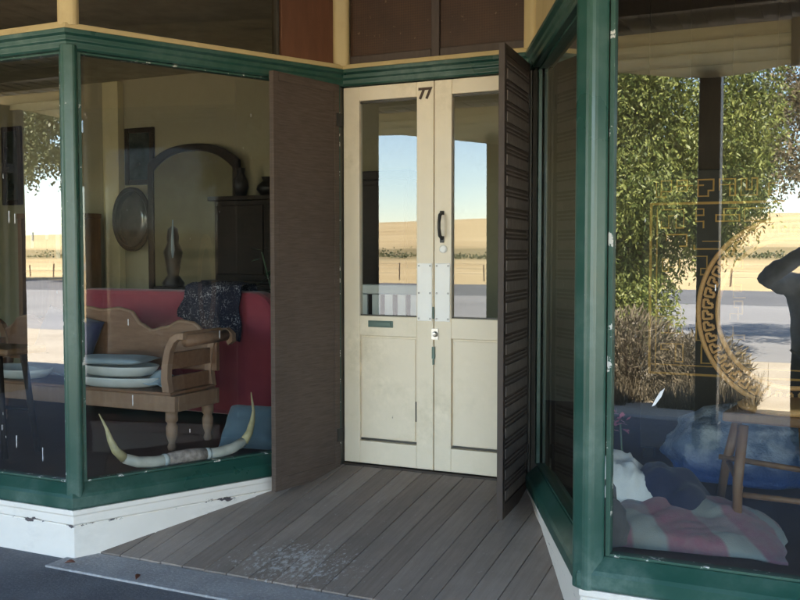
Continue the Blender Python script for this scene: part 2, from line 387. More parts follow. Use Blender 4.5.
sp(b, 'head_rail', M['green'], bevel=.002)
b = MB(); b.sweep(FULL, [(-.07, ZH1+.003), (.044, ZH1+.003), (.036, ZH1+.03), (.0, ZH1+.034), (-.07, ZH1+.034)])
sp(b, 'transom_sill', M['ochre'], bevel=.002)
b = MB(); b.sweep(FULL, [(-.07, ZTOP-.06), (.03, ZTOP-.06), (.03, ZTOP), (-.07, ZTOP)])
sp(b, 'transom_head', M['ochre'], bevel=.003)

def round_post(x, y, r, z0, z1, rot, name, mat):
    """squarish post with generously rounded arrises and two fine beads"""
    pts = []
    for q in range(4):
        for k in range(5):
            a = math.pi/2*q+math.pi/2*k/4
            cx, cy = (1 if q in (0, 3) else -1)*r*.40, (1 if q < 2 else -1)*r*.40
            pts.append((cx+r*.6*math.cos(a), cy+r*.6*math.sin(a)))
    c, s_ = math.cos(rot), math.sin(rot)
    pts = [(x+c*p[0]-s_*p[1], y+s_*p[0]+c*p[1]) for p in pts]
    b = MB(); b.prism_z(pts, z0, z1)
    return sp(b, name, mat, smooth=False, bevel=.002)
hl = math.atan2(YD-YF, LJ-LC)/2
round_post(LC+.002, YF+.006, .040, ZS0-.002, ZH0+.02, hl, 'corner_post', M['green'])
round_post(RC+.002, YF+.006, .052, ZS0-.002, ZH0+.02, -hl, 'corner_post', M['green'])
round_post(LC, YF+.012, .046, ZH1+.02, ZTOP-.03, hl, 'transom_post', M['ochre'])
round_post(RC, YF+.012, .046, ZH1+.02, ZTOP-.03, -hl, 'transom_post', M['ochre'])
round_post(LJ-.006, YD-.01, .050, ZH1+.02, ZTOP-.03, hl, 'transom_post', M['ochre'])
round_post(RJ+.006, YD-.01, .050, ZH1+.02, ZTOP-.03, -hl, 'transom_post', M['ochre'])

def window(A, B, u0, u1, z0, z1, frame_mat, glass_mat, name='window', w=.028, stile0=0, stile1=0, n=-.035, label=None):
    Mx, L = run(A, B); u1 = L+u1 if u1 <= 0 else u1
    b = MB()
    b.box(u0, u0+w+stile0, -n-.02, -n+.03-(.03 if stile0 else 0), z0, z1, Mx); b.box(u1-w-stile1, u1, -n-.02-(.03 if stile1 else 0), -n+.03, z0, z1, Mx)
    b.box(u0+w+stile0, u1-w-stile1, -n-.018, -n+.028, z0, z0+w*.6, Mx); b.box(u0+w+stile0, u1-w-stile1, -n-.018, -n+.028, z1-w*.6, z1, Mx)
    f = sp(b, name, frame_mat, bevel=.002)
    if label: f['label'] = label
    g = MB(); a = [g.bm.verts.new(SO @ (Mx @ Vector(q))) for q in ((u0+w*.6, -n+.006, z0+.008), (u1-w*.6, -n+.006, z0+.008), (u1-w*.6, -n+.006, z1-.008), (u0+w*.6, -n+.006, z1-.008))]
    g.bm.faces.new(a); g.build('pane', glass_mat, f)
    return f
window((XW, YF), (LC, YF), .3, -.055, ZS1, ZH0, M['bead'], M['glass'], w=.018, label='left street window pane in its thin green bead')
window((LC, YF), (LJ, YD), .055, -.03, ZS1, ZH0, M['bead'], M['glassreturn'], w=.018, stile1=.06, label='slanting entry window left of the doors')
window((RJ, YD), (RC, YF), .03, -.065, ZS1, ZH0, M['green'], M['glassreturn'], w=.018, stile0=.05, label='slanting entry window right of the doors')
window((RC, YF), (XE, YF), .065, -.3, ZS1, ZH0, M['bead'], M['glass'], w=.018, label='right street window full of reflected leaves')
# transom row
ZT0, ZT1 = ZH1+.036, ZTOP-.062
window((XW, YF), (LC, YF), .3, -.05, ZT0, ZT1, M['ochre'], M['glassdark'], 'transom_window')
_, Lr = run((LC, YF), (LJ, YD))
window((LC, YF), (LJ, YD), .05, Lr-.44, ZT0, ZT1, M['jamb'], M['glassdark'], 'transom_window', w=.02)
window((RC, YF), (XE, YF), .05, -.3, ZT0, ZT1, M['ochre'], M['glassdark'], 'transom_window')
Mx, _ = run((LC, YF), (LJ, YD)); b = MB(); b.box(Lr-.435, Lr-.10, .0, .03, ZT0, ZT1, Mx); b.box(Lr-.10, Lr-.06, .005, .03, ZT0, ZT1, Mx)
sp(b, 'transom_panel', M['redwood'], bevel=.003)['label'] = 'red brown timber panel above the left screen'
Mx, L2 = run((RJ, YD), (RC, YF)); b = MB(); b.box(.06, L2-.06, .0, .03, ZT0, ZT1, Mx)
sp(b, 'transom_panel', M['ochre'], bevel=.003)['label'] = 'cream timber panel above the right entry window'
for x0, x1 in ((LJ+.045, -2.27), (-2.215, RJ-.045)):
    b = MB(); b.box(x0, x1, YD+.015, YD+.04, ZT0+.05, ZT1); sp(b, 'transom_panel', M['brownpanel'])
b = MB(); b.box(-2.268, -2.217, YD+.0, YD+.045, ZT0, ZT1); b.box(LJ+.046, -2.271, YD+.005, YD+.044, ZT0, ZT0+.048); b.box(-2.214, RJ-.046, YD+.005, YD+.044, ZT0, ZT0+.048)
sp(b, 'transom_mullion', M['screenedge'], bevel=.004)

# door frame and two leaves
b = MB(); b.box(LJ-.05, LJ-.004, YD-.03, YD+.09, .1, ZH0-.002); b.box(RJ+.004, RJ+.05, YD-.03, YD+.09, .1, ZH0-.002); b.box(RJ-.040, RJ+.0035, YD-.042, YD+.002, .215, ZH0-.003)
sp(b, 'door_frame', M['jamb'], bevel=.004, split=True)
DZ0, DZ1 = .222, ZH0-.006
mid = (LJ+RJ)/2
def leaf(x0, x1, left):
    y0, y1 = YD+.005, YD+.048
    st = .108; zr = 1.125; zm = 1.005; zb = .36; top = DZ1-.085
    b = MB()
    b.box(x0, x0+st, y0, y1, DZ0, DZ1); b.box(x1-st, x1, y0, y1, DZ0, DZ1)
    b.box(x0+st, x1-st, y0, y1, top, DZ1); b.box(x0+st, x1-st, y0, y1, zm, zr); b.box(x0+st, x1-st, y0, y1, DZ0, zb)
    # raised flat lower panel set back with a beaded edge
    b.box(x0+st+.001, x1-st-.001, y0+.016, y1-.012, zb+.001, zm-.001)
    b.box(x0+st+.012, x1-st-.012, y0+.008, y0+.0158, zb+.022, zm-.012)
    d = sp(b, 'door', M['cream'], bevel=.0035)
    d['label'] = 'left cream door with a letter slot' if left else 'right cream door with a pull handle'
    def ch(mb, name, mat, **k):
        bmesh.ops.transform(mb.bm, matrix=SO, verts=mb.bm.verts[:]); return mb.build(name, mat, d, **k)
    g = MB(); a = [g.bm.verts.new(q) for q in ((x0+st-.004, y0+.024, zr-.004), (x1-st+.004, y0+.024, zr-.004), (x1-st+.004, y0+.024, top+.004), (x0+st-.004, y0+.024, top+.004))]
    g.bm.faces.new(a); ch(g, 'pane', M['glassdoor'])
    k = MB()                                       # dark shrinkage gaps under the panel and putty line at the glass
    k.box(x0+st+.004, x1-st-.004, y0+.0095, y0+.017, zb+.004, zb+.017)
    k.box(x0+st+.002, x1-st-.002, y0+.012, y0+.02, zr+.0005, zr+.008); k.box(x0+st+.002, x1-st-.002, y0+.012, y0+.02, top-.014, top-.0005)
    k.box(x1-st-.011, x1-st-.003, y0+.0095, y0+.017, .50, .62)
    ch(k, 'panel_gap', M['jamb'], split=True)
    xm = x1-.054 if left else x0+.054
    p = MB(); p.box(xm-.047, xm+.047, y0-.006, y0-.001, 1.105, 1.445)
    ch(p, 'finger_plate', M['primer'], bevel=.002)
    s = MB()
    for zz in (1.12, 1.27, 1.43):
        for xx in (-.036, .036): s.lathe([(.006, 0), (.006, .004), (.002, .005)], (xm+xx, 0, 0), 8, M=Matrix.Translation((0, y0-.005, zz)) @ Matrix.Rotation(R(90), 4, 'X') @ Matrix.Translation((0, 0, 0)))
    ch(s, 'screw', M['steel'], split=True)
    return d, ch, xm, y0
d1, ch1, xm1, y0 = leaf(LJ+.002, mid-.003, True)
d2, ch2, xm2, _ = leaf(mid+.003, RJ-.002, False)
s = MB(); zz = 1.078; xc = LJ+.255
s.box(xc-.083, xc+.083, y0-.007, y0-.001, zz-.02, zz+.02); s.box(xc-.072, xc+.072, y0-.012, y0-.0072, zz-.013, zz+.013)
ch1(s, 'letter_slot', M['brass'], bevel=.003)
fo = bpy.data.curves.new('digits', 'FONT'); fo.body = '77'; fo.size = .088; fo.extrude = .0015; fo.align_x = 'CENTER'; fo.resolution_u = 3; fo.space_character = .95; fo.offset = .0035
to = bpy.data.objects.new('digits', fo); col.objects.link(to)
dg = bpy.context.evaluated_depsgraph_get(); me = bpy.data.meshes.new_from_object(to.evaluated_get(dg)); bpy.data.objects.remove(to)
me.transform(SO @ Matrix.Translation((xm1, y0-.002, 2.405)) @ Matrix.Rotation(R(90), 4, 'X'))
me.materials.clear(); me.materials.append(M['brownpanel']); no = bpy.data.objects.new('house_number', me); col.objects.link(no); no.parent = d1
h = MB(); hz = 1.665
h.tube([(xm2-.004, y0-.004, hz-.075), (xm2-.004, y0-.035, hz-.06), (xm2-.004, y0-.047, hz-.02), (xm2-.004, y0-.047, hz+.02), (xm2-.004, y0-.035, hz+.06), (xm2-.004, y0-.004, hz+.075)], [.011, .0105, .009, .009, .0105, .011], 10)
h.box(xm2-.016, xm2+.008, y0-.007, y0-.001, hz-.10, hz-.062); h.box(xm2-.016, xm2+.008, y0-.007, y0-.001, hz+.062, hz+.085)
ch2(h, 'handle', M['blackiron'], smooth=False)
k = MB(); k.lathe([(.024, 0), (.024, .006), (.018, .011), (.007, .012)], (0, 0, 0), 20, M=Matrix.Translation((xm2+.004, y0, 1.528)) @ Matrix.Rotation(R(90), 4, 'X')); ch2(k, 'lock', M['primer'])
k = MB(); k.lathe([(.017, 0), (.017, .01), (.011, .024), (.0, .025)], (0, 0, 0), 14, M=Matrix.Translation((mid+.012, y0, 1.03)) @ Matrix.Rotation(R(90), 4, 'X')); k.box(mid-.012, mid+.03, y0-.006, y0-.001, .998, 1.062); ch2(k, 'knob', M['steel'])
k = MB(); k.box(mid-.008, mid+.010, y0-.010, y0-.001, .885, .955); k.box(mid-.003, mid+.005, y0-.013, y0-.001, 1.12, 1.19); k.box(mid-.003, mid+.006, y0-.013, y0-.001, .85, .884); ch2(k, 'bolt', M['brass'], split=True)
b = MB(); b.box(LJ-.003, RJ+.003, YD-.01, YD+.07, .12, .215); sp(b, 'threshold', M['darkpart'], bevel=.004)

# two opened screen doors
def screen(hx, hy, lx, ly, z0, z1, left):
    Mx, L = run((hx, hy), (lx, ly)) if not left else run((lx, ly), (hx, hy))
    b = MB(); th = .016; w = .045
    b.box(0, w, -th, th, z0, z1, Mx); b.box(L-w, L, -th, th, z0, z1, Mx)
    for q0, q1 in ((z0, z0+.075), (z1-.05, z1)): b.box(w, L-w, -th, th, q0, q1, Mx)
    d = sp(b, 'screen_door', M['screenedge'] if not left else M['screen'], bevel=.003)
    d['label'] = 'left open screen door with plain dark panel' if left else 'right open screen door backed with horizontal slats'
    def ch(mb, name, mat, **k):
        bmesh.ops.transform(mb.bm, matrix=SO, verts=mb.bm.verts[:]); return mb.build(name, mat, d, **k)
    p = MB(); p.box(w-.002, L-w+.002, -.010, .012, z0+.073, z1-.048, Mx); ch(p, 'panel', M['screen'])
    if not left:
        s = MB(); z = z0+.09; 
        while z < z1-.10:
            s.box(w+.002, L-w-.002, .0123, .020, z, z+.050, Mx); s.box(w+.002, L-w-.002, .0123, .017, z+.062, z+.070, Mx); s.box(w+.002, L-w-.002, .0123, .017, z+.082, z+.090, Mx)
            z += .106
        ch(s, 'slat', M['screenslat'], split=True)
    k = MB()
    for zz in (z0+.2, z1-.25): k.box((L-.03) if left else -.02, (L+.02) if left else .03, -.022, .022, zz, zz+.08, Mx)
    ch(k, 'hinge', M['blackiron'], split=True)
screen(LJ-.012, YD-.045, -2.965, 4.535, .155, ZH0+.005, True)
screen(RJ-.022, YD-.045, -1.612, 4.525, .160, ZH0+.03, False)

# shell of the shop
b = MB(); b.bm.faces.new([b.bm.verts.new((p[0], p[1], ZS1-.02)) for p in
    [(XW, YF+.06), (LC+.04, YF+.06), (LJ-.02, YD+.06), (RJ+.02, YD+.06), (RC-.04, YF+.06), (XE, YF+.06), (XE, YB), (XW, YB)]])
sp(b, 'interior_floor', M['infloor'])
b = MB(); b.box(XW-.2, XE+.2, YB, YB+.2, -.12, 3.6); b.box(XW-.2, XW, YF+.05, YB, -.12, 3.6); b.box(XE, XE+.2, YF+.05, YB, -.12, 3.6)
sp(b, 'interior_wall', M['wall_in'])
b = MB(); b.box(-6.84, -6.64, YB-.09, YB-.003, ZS1, 3.2); sp(b, 'pilaster', M['wall_pale'], bevel=.006)
b = MB(); b.box(RJ+.1, XE-.003, 6.4, 6.5, ZS1, 3.2); b.box(1.0, 1.08, YF+.06, 6.397, ZS1, 3.2)  # added back and side partition, keeps the right bay dark
for i in range(18): b.box(RJ+.12+i*.26, RJ+.125+i*.26, 6.39, 6.402, ZS1, 3.2)
sp(b, 'added_partition', M['darkpart'])
b = MB(); b.box(XW-.25, XE+.25, YF-.02, YB+.25, ZTOP+.003, 3.45); sp(b, 'ceiling', M['ceil'])
b = MB(); b.box(XW-.25, XE+.25, YF+.0, YF+.22, 3.453, 4.7); b.box(XW-.27, XE+.27, YF-.08, YF+.26, 4.703, 4.85); sp(b, 'parapet', M['facade'], bevel=.01)
b = MB(); b.box(XW, XW+.3, YF+.02, YF+.2, ZS1+.002, ZTOP); b.box(XE-.3, XE, YF+.02, YF+.2, ZS1+.002, ZTOP); sp(b, 'end_pier', M['facade'], split=True)
b = MB(); b.prism([(YF, 3.456), (YB+.3, 3.456), (YB+.3, 3.6), (5.6, 4.6), (YF+.3, 4.4)], lambda p, k: (XW-.2 if k else XE+.2, p[0]+.25 if p[0] == YF else p[0], p[1])); sp(b, 'roof', M['iron'])
# dribbles of white paint on the glass
b = MB(); rr = random.Random(3)
def drip(A, B, u, z, L, w, n=.0375):
    Mx, _ = run(A, B)
    pts = [(-w/2, 0), (-w*.3, -L*.5), (-w*.45, -L*.8), (0, -L), (w*.5, -L*.75), (w*.25, -L*.4), (w*.5, 0)]
    b.prism(pts, lambda p, k: Mx @ Vector((u+p[0], n+.0005-(.002 if k else 0), z+p[1])))
for i in range(4): drip((LC, YF), (LJ, YD), rr.uniform(.1, 1.0), rr.uniform(.45, 1.75), rr.uniform(.02, .06), rr.uniform(.003, .006))
for i in range(7): drip((XW, YF), (LC, YF), 5.14-rr.uniform(.1, .6), rr.uniform(.45, 1.9), rr.uniform(.02, .08), rr.uniform(.003, .006))
for i in range(4): drip((RC, YF), (XE, YF), rr.uniform(.1, .8), rr.uniform(.5, 2.8), rr.uniform(.015, .04), rr.uniform(.003, .006))
sp(b, 'paint_drip', M['whitecloth'], split=True)
b = MB(); Mx, _ = run((RC, YF), (XE, YF)); u0 = .232
b.prism([(0, 0), (.012, .006), (.034, .038), (.047, .072), (.030, .058), (.012, .026)], lambda p, k: Mx @ Vector((u0+p[0], .0375-(.003 if k else 0), .925+p[1])))
sp(b, 'paint_smear', M['whitecloth'])

# ------------------------------------------------------------------ ground outside
b = MB()
sl = (.205-.012)/(YD-3.72)
x = -3.62; 
while x < -.86:
    w = .128+rnd.uniform(-.004, .004); dz = rnd.uniform(-.002, .002)
    y0_, y1_ = 3.722+rnd.uniform(0, .006), YD-.012
    v = [b.bm.verts.new(q) for q in ((x, y0_, -.08), (x+w, y0_, -.08), (x+w, y1_, .15), (x, y1_, .15), (x, y0_, -.028+dz), (x+w, y0_, -.028-dz), (x+w, y1_, .205-dz), (x, y1_, .205+dz))]
    for f in ((0, 3, 2, 1), (4, 5, 6, 7), (0, 1, 5, 4), (1, 2, 6, 5), (2, 3, 7, 6), (3, 0, 4, 7)): b.bm.faces.new([v[i] for i in f])
    x += w+.0022+rnd.random()*.003
tag(b.build('entry_floor', M['boards'], bevel=.003), 'grey weathered floorboards sloping up to the doors', 'floor', kind='structure')
b = MB(); b.box(-3.60, -.885, 3.455, 3.716, -.14, -.034); tag(b.build('doorstep', M['strip'], bevel=.004), 'pale worn concrete strip in front of the boards', 'step', kind='structure')
b = MB(); b.box(-30, 14, -1.75, .9, -.3, -.046); tag(b.build('pavement', M['asphalt']), 'dark asphalt outer pavement', 'pavement', kind='structure')
b = MB(); b.box(-30, 14, .903, YF+.1, -.3, -.044); tag(b.build('footpath', M['asphalt']), 'dark asphalt footpath before the shop', 'footpath', kind='structure')
b = MB(); b.box(-60, 60, -1.95, -1.753, -.3, -.040); tag(b.build('kerb', M['kerb'], bevel=.02), 'concrete kerb', 'kerb', kind='structure')
def sheet(name, m, y0, y1, z, label, x=160):
    b = MB(); b.box(-x, x, y0, y1, z-.02, z); tag(b.build(name, m), label, name, kind='structure')
sheet('verge', M['gravel'], -8.2, -1.953, -.142, 'pale gravel shoulder')
sheet('road', M['road'], -25, -8.203, -.138, 'pale grey road')
sheet('far_lane', M['roadfar'], -38, -25.003, -.138, 'darker far side of the road')
for lx, ly, ca, lab in ((-3.50, 3.52, .4, 'small reddish dry leaf at the foot of the left white plinth'), (-3.05, 3.50, 1.9, 'small brown dry leaf on the pale doorstep strip')):
    b = MB(); b.grid(lambda u, v: ((u-.5)*.055, (v-.5)*.026*math.sin(math.pi*min(max(u, .04), .96)), .004+.012*(v-.5)**2*4*math.sin(math.pi*u)+.006*u), 8, 4)
    o = b.build('fallen_leaf', M['leafred'], None, smooth=True, solid=.0006); o.location = (lx, ly, -.0335); o.rotation_euler.z = ca; tag(o, lab, 'leaf', 'dry leaves on the doorstep')
def hill(x, y):
    d = -y
    def ss(a, c, v): v = max(0, min(1, (v-a)/(c-a))); return v*v*(3-2*v)
    z = -.17+.9*ss(45, 95, d)+20*ss(70, 520, d)*(1+.0006*x+.16*noise.noise(Vector((x*.004, y*.004, 0))))
    return z+(.25*noise.noise(Vector((x*.02, y*.02, 4))) if d > 45 else 0)
b = MB(); nx, ny = 70, 90
def gf(u, v):
    X = (u-.5); X = X*abs(X)*4*700+X*200; Y = -1500*v**2.2+0*v; return (X, Y+60*(1-v)**6, hill(X, Y+60*(1-v)**6))
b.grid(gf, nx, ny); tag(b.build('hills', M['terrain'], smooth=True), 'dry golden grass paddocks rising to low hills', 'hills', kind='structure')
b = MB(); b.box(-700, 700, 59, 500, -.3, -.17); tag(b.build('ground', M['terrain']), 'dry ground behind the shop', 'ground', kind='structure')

# ------------------------------------------------------------------ verandah
YV = -.62
ver = thing('shop_verandah', (-4, YV, 0), 'street verandah with brown posts and cream curved valance, seen mirrored in the glass', 'verandah')
VO = Matrix.Translation((4, -YV, 0))
def vp(mb, name, mat, **k):
    bmesh.ops.transform(mb.bm, matrix=VO, verts=mb.bm.verts[:]); return mb.build(name, mat, ver, **k)
for px in (-1.085, -3.99, -10.2, 4.3):
    b = MB(); b.box(px-.083, px+.083, YV-.075, YV+.075, .16, 2.93); b.box(px-.10, px+.10, YV-.09, YV+.09, -.05, .16); vp(b, 'post', M['postpaint'], bevel=.01)
zk = [(-12, 2.93), (-8.9, 3.10), (-8.44, 3.10), (-7.84, 2.97), (-7, 2.98), (-6, 3.01), (-5.2, 2.98), (-4.6, 2.90), (-4.05, 2.82), (-3.87, 2.80), (-3.6, 2.86), (-2.8, 3.0), (-2.2, 3.02), (-1.84, 2.975), (-1.3, 2.89), (-1.08, 2.87), (-.86, 2.88), (-.5, 2.93)]
b = MB()
def zb_(x):
    for (a, za), (c, zc) in zip(zk, zk[1:]):
        if a <= x <= c: return za+(zc-za)*(x-a)/(c-a)
# lapped boards, cut along the curve
bh = .098; z0 = 2.77
row = 0
while z0 < 3.25:
    z1 = min(z0+bh, 3.262)
    xs = [-12+i*.05 for i in range(231)]
    seg = []
    for i in range(len(xs)-1):
        xa, xc = xs[i], xs[i+1]; la, lc = max(z0, zb_(xa)), max(z0, zb_(min(xc, -.5)))
        if la < z1-.002 or lc < z1-.002:
            la, lc = min(la, z1-.001), min(lc, z1-.001)
            yo = lambda z: YV+.095+.018*(z1-z)/bh
            v = [b.bm.verts.new(q) for q in ((xa, yo(la), la), (xc, yo(lc), lc), (xc, yo(z1), z1), (xa, yo(z1), z1), (xa, YV+.078, la), (xc, YV+.078, lc), (xc, YV+.078, z1), (xa, YV+.078, z1))]
            for f in ((0, 1, 2, 3), (7, 6, 5, 4), (0, 4, 5, 1), (3, 2, 6, 7)): b.bm.faces.new([v[q] for q in f])
    z0 += bh; row += 1
bmesh.ops.remove_doubles(b.bm, verts=b.bm.verts[:], dist=.0004)
vp(b, 'valance', M['slats'])
b = MB(); b.box(-.50, -.44, YV+.075, YV+.125, 2.91, 3.27); vp(b, 'valance_trim', M['valance'], bevel=.004)
b = MB(); b.box(-.437, 5.5, YV-.05, YV+.08, 2.93, 3.26); vp(b, 'end_board', M['iron'])
b = MB()
for i in range(90):
    xa = -12.2+i*.2
    b.prism([(YF-.0215, 3.40), (YV-.35, 3.27), (YV-.35, 3.285), (YF-.0215, 3.415)], lambda p, k: (xa+(.1 if k else 0), p[0], p[1]+(.0)))
    b.prism([(YF-.0215, 3.415), (YV-.35, 3.285), (YV-.35, 3.30), (YF-.0215, 3.43)], lambda p, k: (xa+.1+(.1 if k else 0), p[0], p[1]))
for yy in (.3, 1.4, 2.5): b.box(-12.2, 5.8, yy-.04, yy+.04, 3.2, 3.30)
vp(b, 'roof', M['iron'])
b = MB()
for i in range(27): b.box(-8.62, -8.58, YV-.1+i*.155, YV+i*.155+.15, -.05, 3.15)
b.box(-8.58, -8.54, YV+.1, YF-.06, .5, .6); b.box(-8.58, -8.54, YV+.1, YF-.06, 2.4, 2.5)
g_ = MB(); g_.box(5.50, 5.54, YV, YF-.06, 2.45, 3.2); vp(g_, 'sky_block_board', M['darkpart'])  # added unseen board, blocks the sky streak mirrored in the left transom
vp(b, 'end_screen', M['darkpart'], bevel=.004)

# ------------------------------------------------------------------ trees, scrub, fence
def tree(name, loc, trunk, limbs, clumps, leafmat, label, cat='tree', lw=.022, ll=.085, seed=1, hang=.0, group=None):
    r = random.Random(seed); T = thing(name, loc, label, cat, group)
    b = MB(); b.tube([p for p, _ in trunk], [w for _, w in trunk], 9)
    for pts, w0, w1 in limbs:
        n = len(pts); b.tube(pts, [w0+(w1-w0)*i/(n-1) for i in range(n)], 6)
    b.build('trunk', M['bark'], T, smooth=True)
    c = MB(); bm = c.bm
    for (cx, cy, cz, rx, ry, rz, n) in clumps:
        for s_ in range(n):
            while True:
                d = Vector((r.uniform(-1, 1), r.uniform(-1, 1), r.uniform(-1, 1)))
                if .25 < d.length < 1: break
            p = Vector((cx+d.x*rx, cy+d.y*ry, cz+d.z*rz))
            k = r.randint(4, 9)
            dr = Vector((r.uniform(-.5, .5), r.uniform(-.5, .5), r.uniform(-.6, .5)-hang)).normalized()
            for i in range(k):
                q = p+dr*(i*ll*.62)+Vector((r.gauss(0, .02), r.gauss(0, .02), r.gauss(0, .02)))
                a = Vector((r.uniform(-1, 1), r.uniform(-1, 1), r.uniform(-.9, .4)-hang*.6)).normalized()*ll*r.uniform(.6, 1.2)
                s2 = a.cross(Vector((r.uniform(-1, 1), r.uniform(-1, 1), r.uniform(-1, 1)))).normalized()*lw*r.uniform(.7, 1.2)
                bm.faces.new([bm.verts.new(x_) for x_ in (q, q+a*.5+s2, q+a, q+a*.5-s2)])
    c.build('crown', leafmat, T); return T
rt = random.Random(11)
cl = []
for i in range(84):
    a = rt.uniform(0, 2*math.pi); rr_ = math.sqrt(rt.random())*2.3
    x_, y_ = rr_*math.cos(a), rr_*math.sin(a)*.8
    if x_ > 0: x_ *= .78
    z_ = rt.uniform(1.3, 5.2)-.16*rr_*rr_*.5
    if x_ > .55 and z_ < 2.3: z_ += 1.0
    if x_ > 1.4 and z_ < 3.0: z_ += .8
    cl.append((x_, y_, z_, .60, .60, .64, 255))
for i in range(14): cl.append((rt.uniform(-1.6, .9), rt.uniform(.2, 1.6), rt.uniform(.9, 1.5), .42, .42, .5, 130))
tree('pepper_tree', (-3.3, -7.6, -.15), [((0, 0, 0), .17), ((.03, 0, .8), .14), ((-.05, 0, 1.6), .12), ((0, .05, 2.6), .09), ((.1, 0, 3.8), .05)],
     [([(0, 0, 1.2), (.5, .2, 2.0), (1.1, .3, 2.9), (1.6, .2, 3.3)], .07, .02), ([(-.03, 0, 1.5), (-.6, .2, 2.3), (-1.2, .3, 3.0)], .06, .02), ([(0, 0, 2), (.2, .6, 2.9), (.4, 1.2, 3.4)], .05, .015), ([(0, 0, 1.0), (-.4, .5, 1.7), (-.8, 1.0, 2.1)], .05, .015)],
     cl, M['leaf'], 'leafy green weeping tree across the footpath, mirrored in the right window', lw=.0165, ll=.092, seed=5, hang=.7)
cl = []
for i in range(44):
    a = rt.uniform(0, 2*math.pi); rr_ = math.sqrt(rt.random())*2.1
    cl.append((rr_*math.cos(a), rr_*math.sin(a), rt.uniform(2.9, 6.2), .6, .6, .5, 120))
tree('sparse_tree', (-.35, -11.2, -.15), [((0, 0, 0), .16), ((-.06, 0, 1.2), .13), ((.02, 0, 2.4), .10), ((0, 0, 3.6), .07), ((.1, 0, 5), .03)],
     [([(0, 0, 1.9), (-.5, .2, 2.8), (-1.0, .1, 3.5), (-1.4, 0, 4.2)], .055, .015), ([(0, 0, 2.2), (.6, .1, 3.0), (1.2, .3, 4.0)], .05, .015), ([(0, 0, 2.9), (-.3, .5, 3.8), (-.7, .8, 4.6)], .04, .012)],
     cl, M['leafbrown'], 'thin brownish tree mirrored at the right edge of the window', seed=8, hang=.4)
cl = []
for i in range(60):
    a = rt.uniform(0, 2*math.pi); rr_ = math.sqrt(rt.random())*7.0
    cl.append((rr_*math.cos(a), rr_*math.sin(a), rt.uniform(6.6, 10.2), 1.3, 1.3, .8, 110))
tree('gum_tree', (-46.5, -33, -.15), [((0, 0, 0), .35), ((.2, 0, 2), .3), ((.1, .1, 4), .24), ((.3, 0, 6.5), .12)],
     [([(.1, 0, 3), (1.2, .3, 4.6), (2.6, .2, 5.8)], .14, .04), ([(.1, 0, 3.4), (-1.2, .2, 4.9), (-2.5, .3, 6)], .13, .04), ([(.2, 0, 4.4), (.4, 1.2, 5.6), (.2, 2.2, 6.4)], .1, .03)],
     cl, M['leafgrey'], 'grey green gum tree mirrored high in the left street window', lw=.07, ll=.26, seed=9, hang=.5)
def shrub(loc, rx, rz, n, seed, label):
    r = random.Random(seed); T = thing('dry_shrub', loc, label, 'shrub', 'dry shrubs on the verge')
    b = MB()
    for i in range(14):
        a = r.uniform(0, 6.28); l = r.uniform(.4, .9)
        b.tube([(0, 0, 0), (rx*.3*l*math.cos(a), rx*.3*l*math.sin(a), rz*.45*l), (rx*.7*l*math.cos(a), rx*.7*l*math.sin(a), rz*.9*l)], [.014, .01, .004], 5)
    b.build('stem', M['bark'], T)
    c = MB(); bm = c.bm
    for i in range(n):
        a = r.uniform(0, 6.28); q = math.sqrt(r.random()); h_ = r.random()**.8
        p = Vector((rx*q*math.cos(a), rx*.8*q*math.sin(a), rz*h_*(1-.45*q*q)))
        d = Vector((math.cos(a)*q*.6+r.uniform(-.5, .5), math.sin(a)*q*.6+r.uniform(-.5, .5), r.uniform(.1, 1.1))).normalized()*r.uniform(.05, .16)
        s2 = d.cross(Vector((r.uniform(-1, 1), r.uniform(-1, 1), r.uniform(-1, 1)))).normalized()*r.uniform(.005, .013)
        bm.faces.new([bm.verts.new(x_) for x_ in (p-s2, p+d*.6-s2*.8, p+d, p+d*.6+s2)])
    c.build('foliage', M['leafdry'], T)
shrub((-2.45, -3.95, -.14), .72, .98, 6000, 1, 'tall dry straw shrub at the verge under the leafy tree')
shrub((-1.55, -3.75, -.14), .48, .78, 3600, 2, 'smaller dry straw shrub right beside the taller one')
shrub((-3.35, -4.3, -.14), .6, .85, 3400, 3, 'low dry straw shrub in front of the leafy tree trunk')
b = MB(); r = random.Random(31)
for i in range(9000):
    gx = r.uniform(-4.6, -.95); gy = -3.05-abs(r.gauss(0, .75)); k = noise.noise(Vector((gx*1.7, gy*1.7, 2)))
    if gx > -1.35 and r.random() < .6: continue
    if k < -.25: continue
    h_ = r.uniform(.08, .30)*(1+k)
    p = Vector((gx, gy, -.145)); q = p+Vector((r.gauss(0, .07), r.gauss(0, .07), h_)); w_ = Vector((r.uniform(-1, 1), r.uniform(-1, 1), 0)).normalized()*.006
    b.bm.faces.new([b.bm.verts.new(x_) for x_ in (p-w_, p+w_, q+w_*.3, q-w_*.3)])
tag(b.build('dry_grass', M['leafdry']), 'short dry grass along the verge below the shrubs', 'grass', kind='stuff')
fe = thing('paddock_fence', (0, -44, -.15), 'thin wire fence on posts across the road', 'fence')
for i in range(30):
    fx = -64+i*2.4+rnd.uniform(-.5, .5); b = MB(); hh = .95+rnd.uniform(-.18, .15); lx = rnd.uniform(-.07, .07); b.bar((fx, 0, -.1), (fx+lx, 0, hh), .05+rnd.random()*.04, .06); b.build('post', M['bark'], fe)
for zz in (.45, .75, 1.05):
    b = MB(); b.tube([(-64, 0, zz), (10, 0, zz)], .008, 5); b.build('wire', M['steel'], fe)
b = MB(); r = random.Random(21)
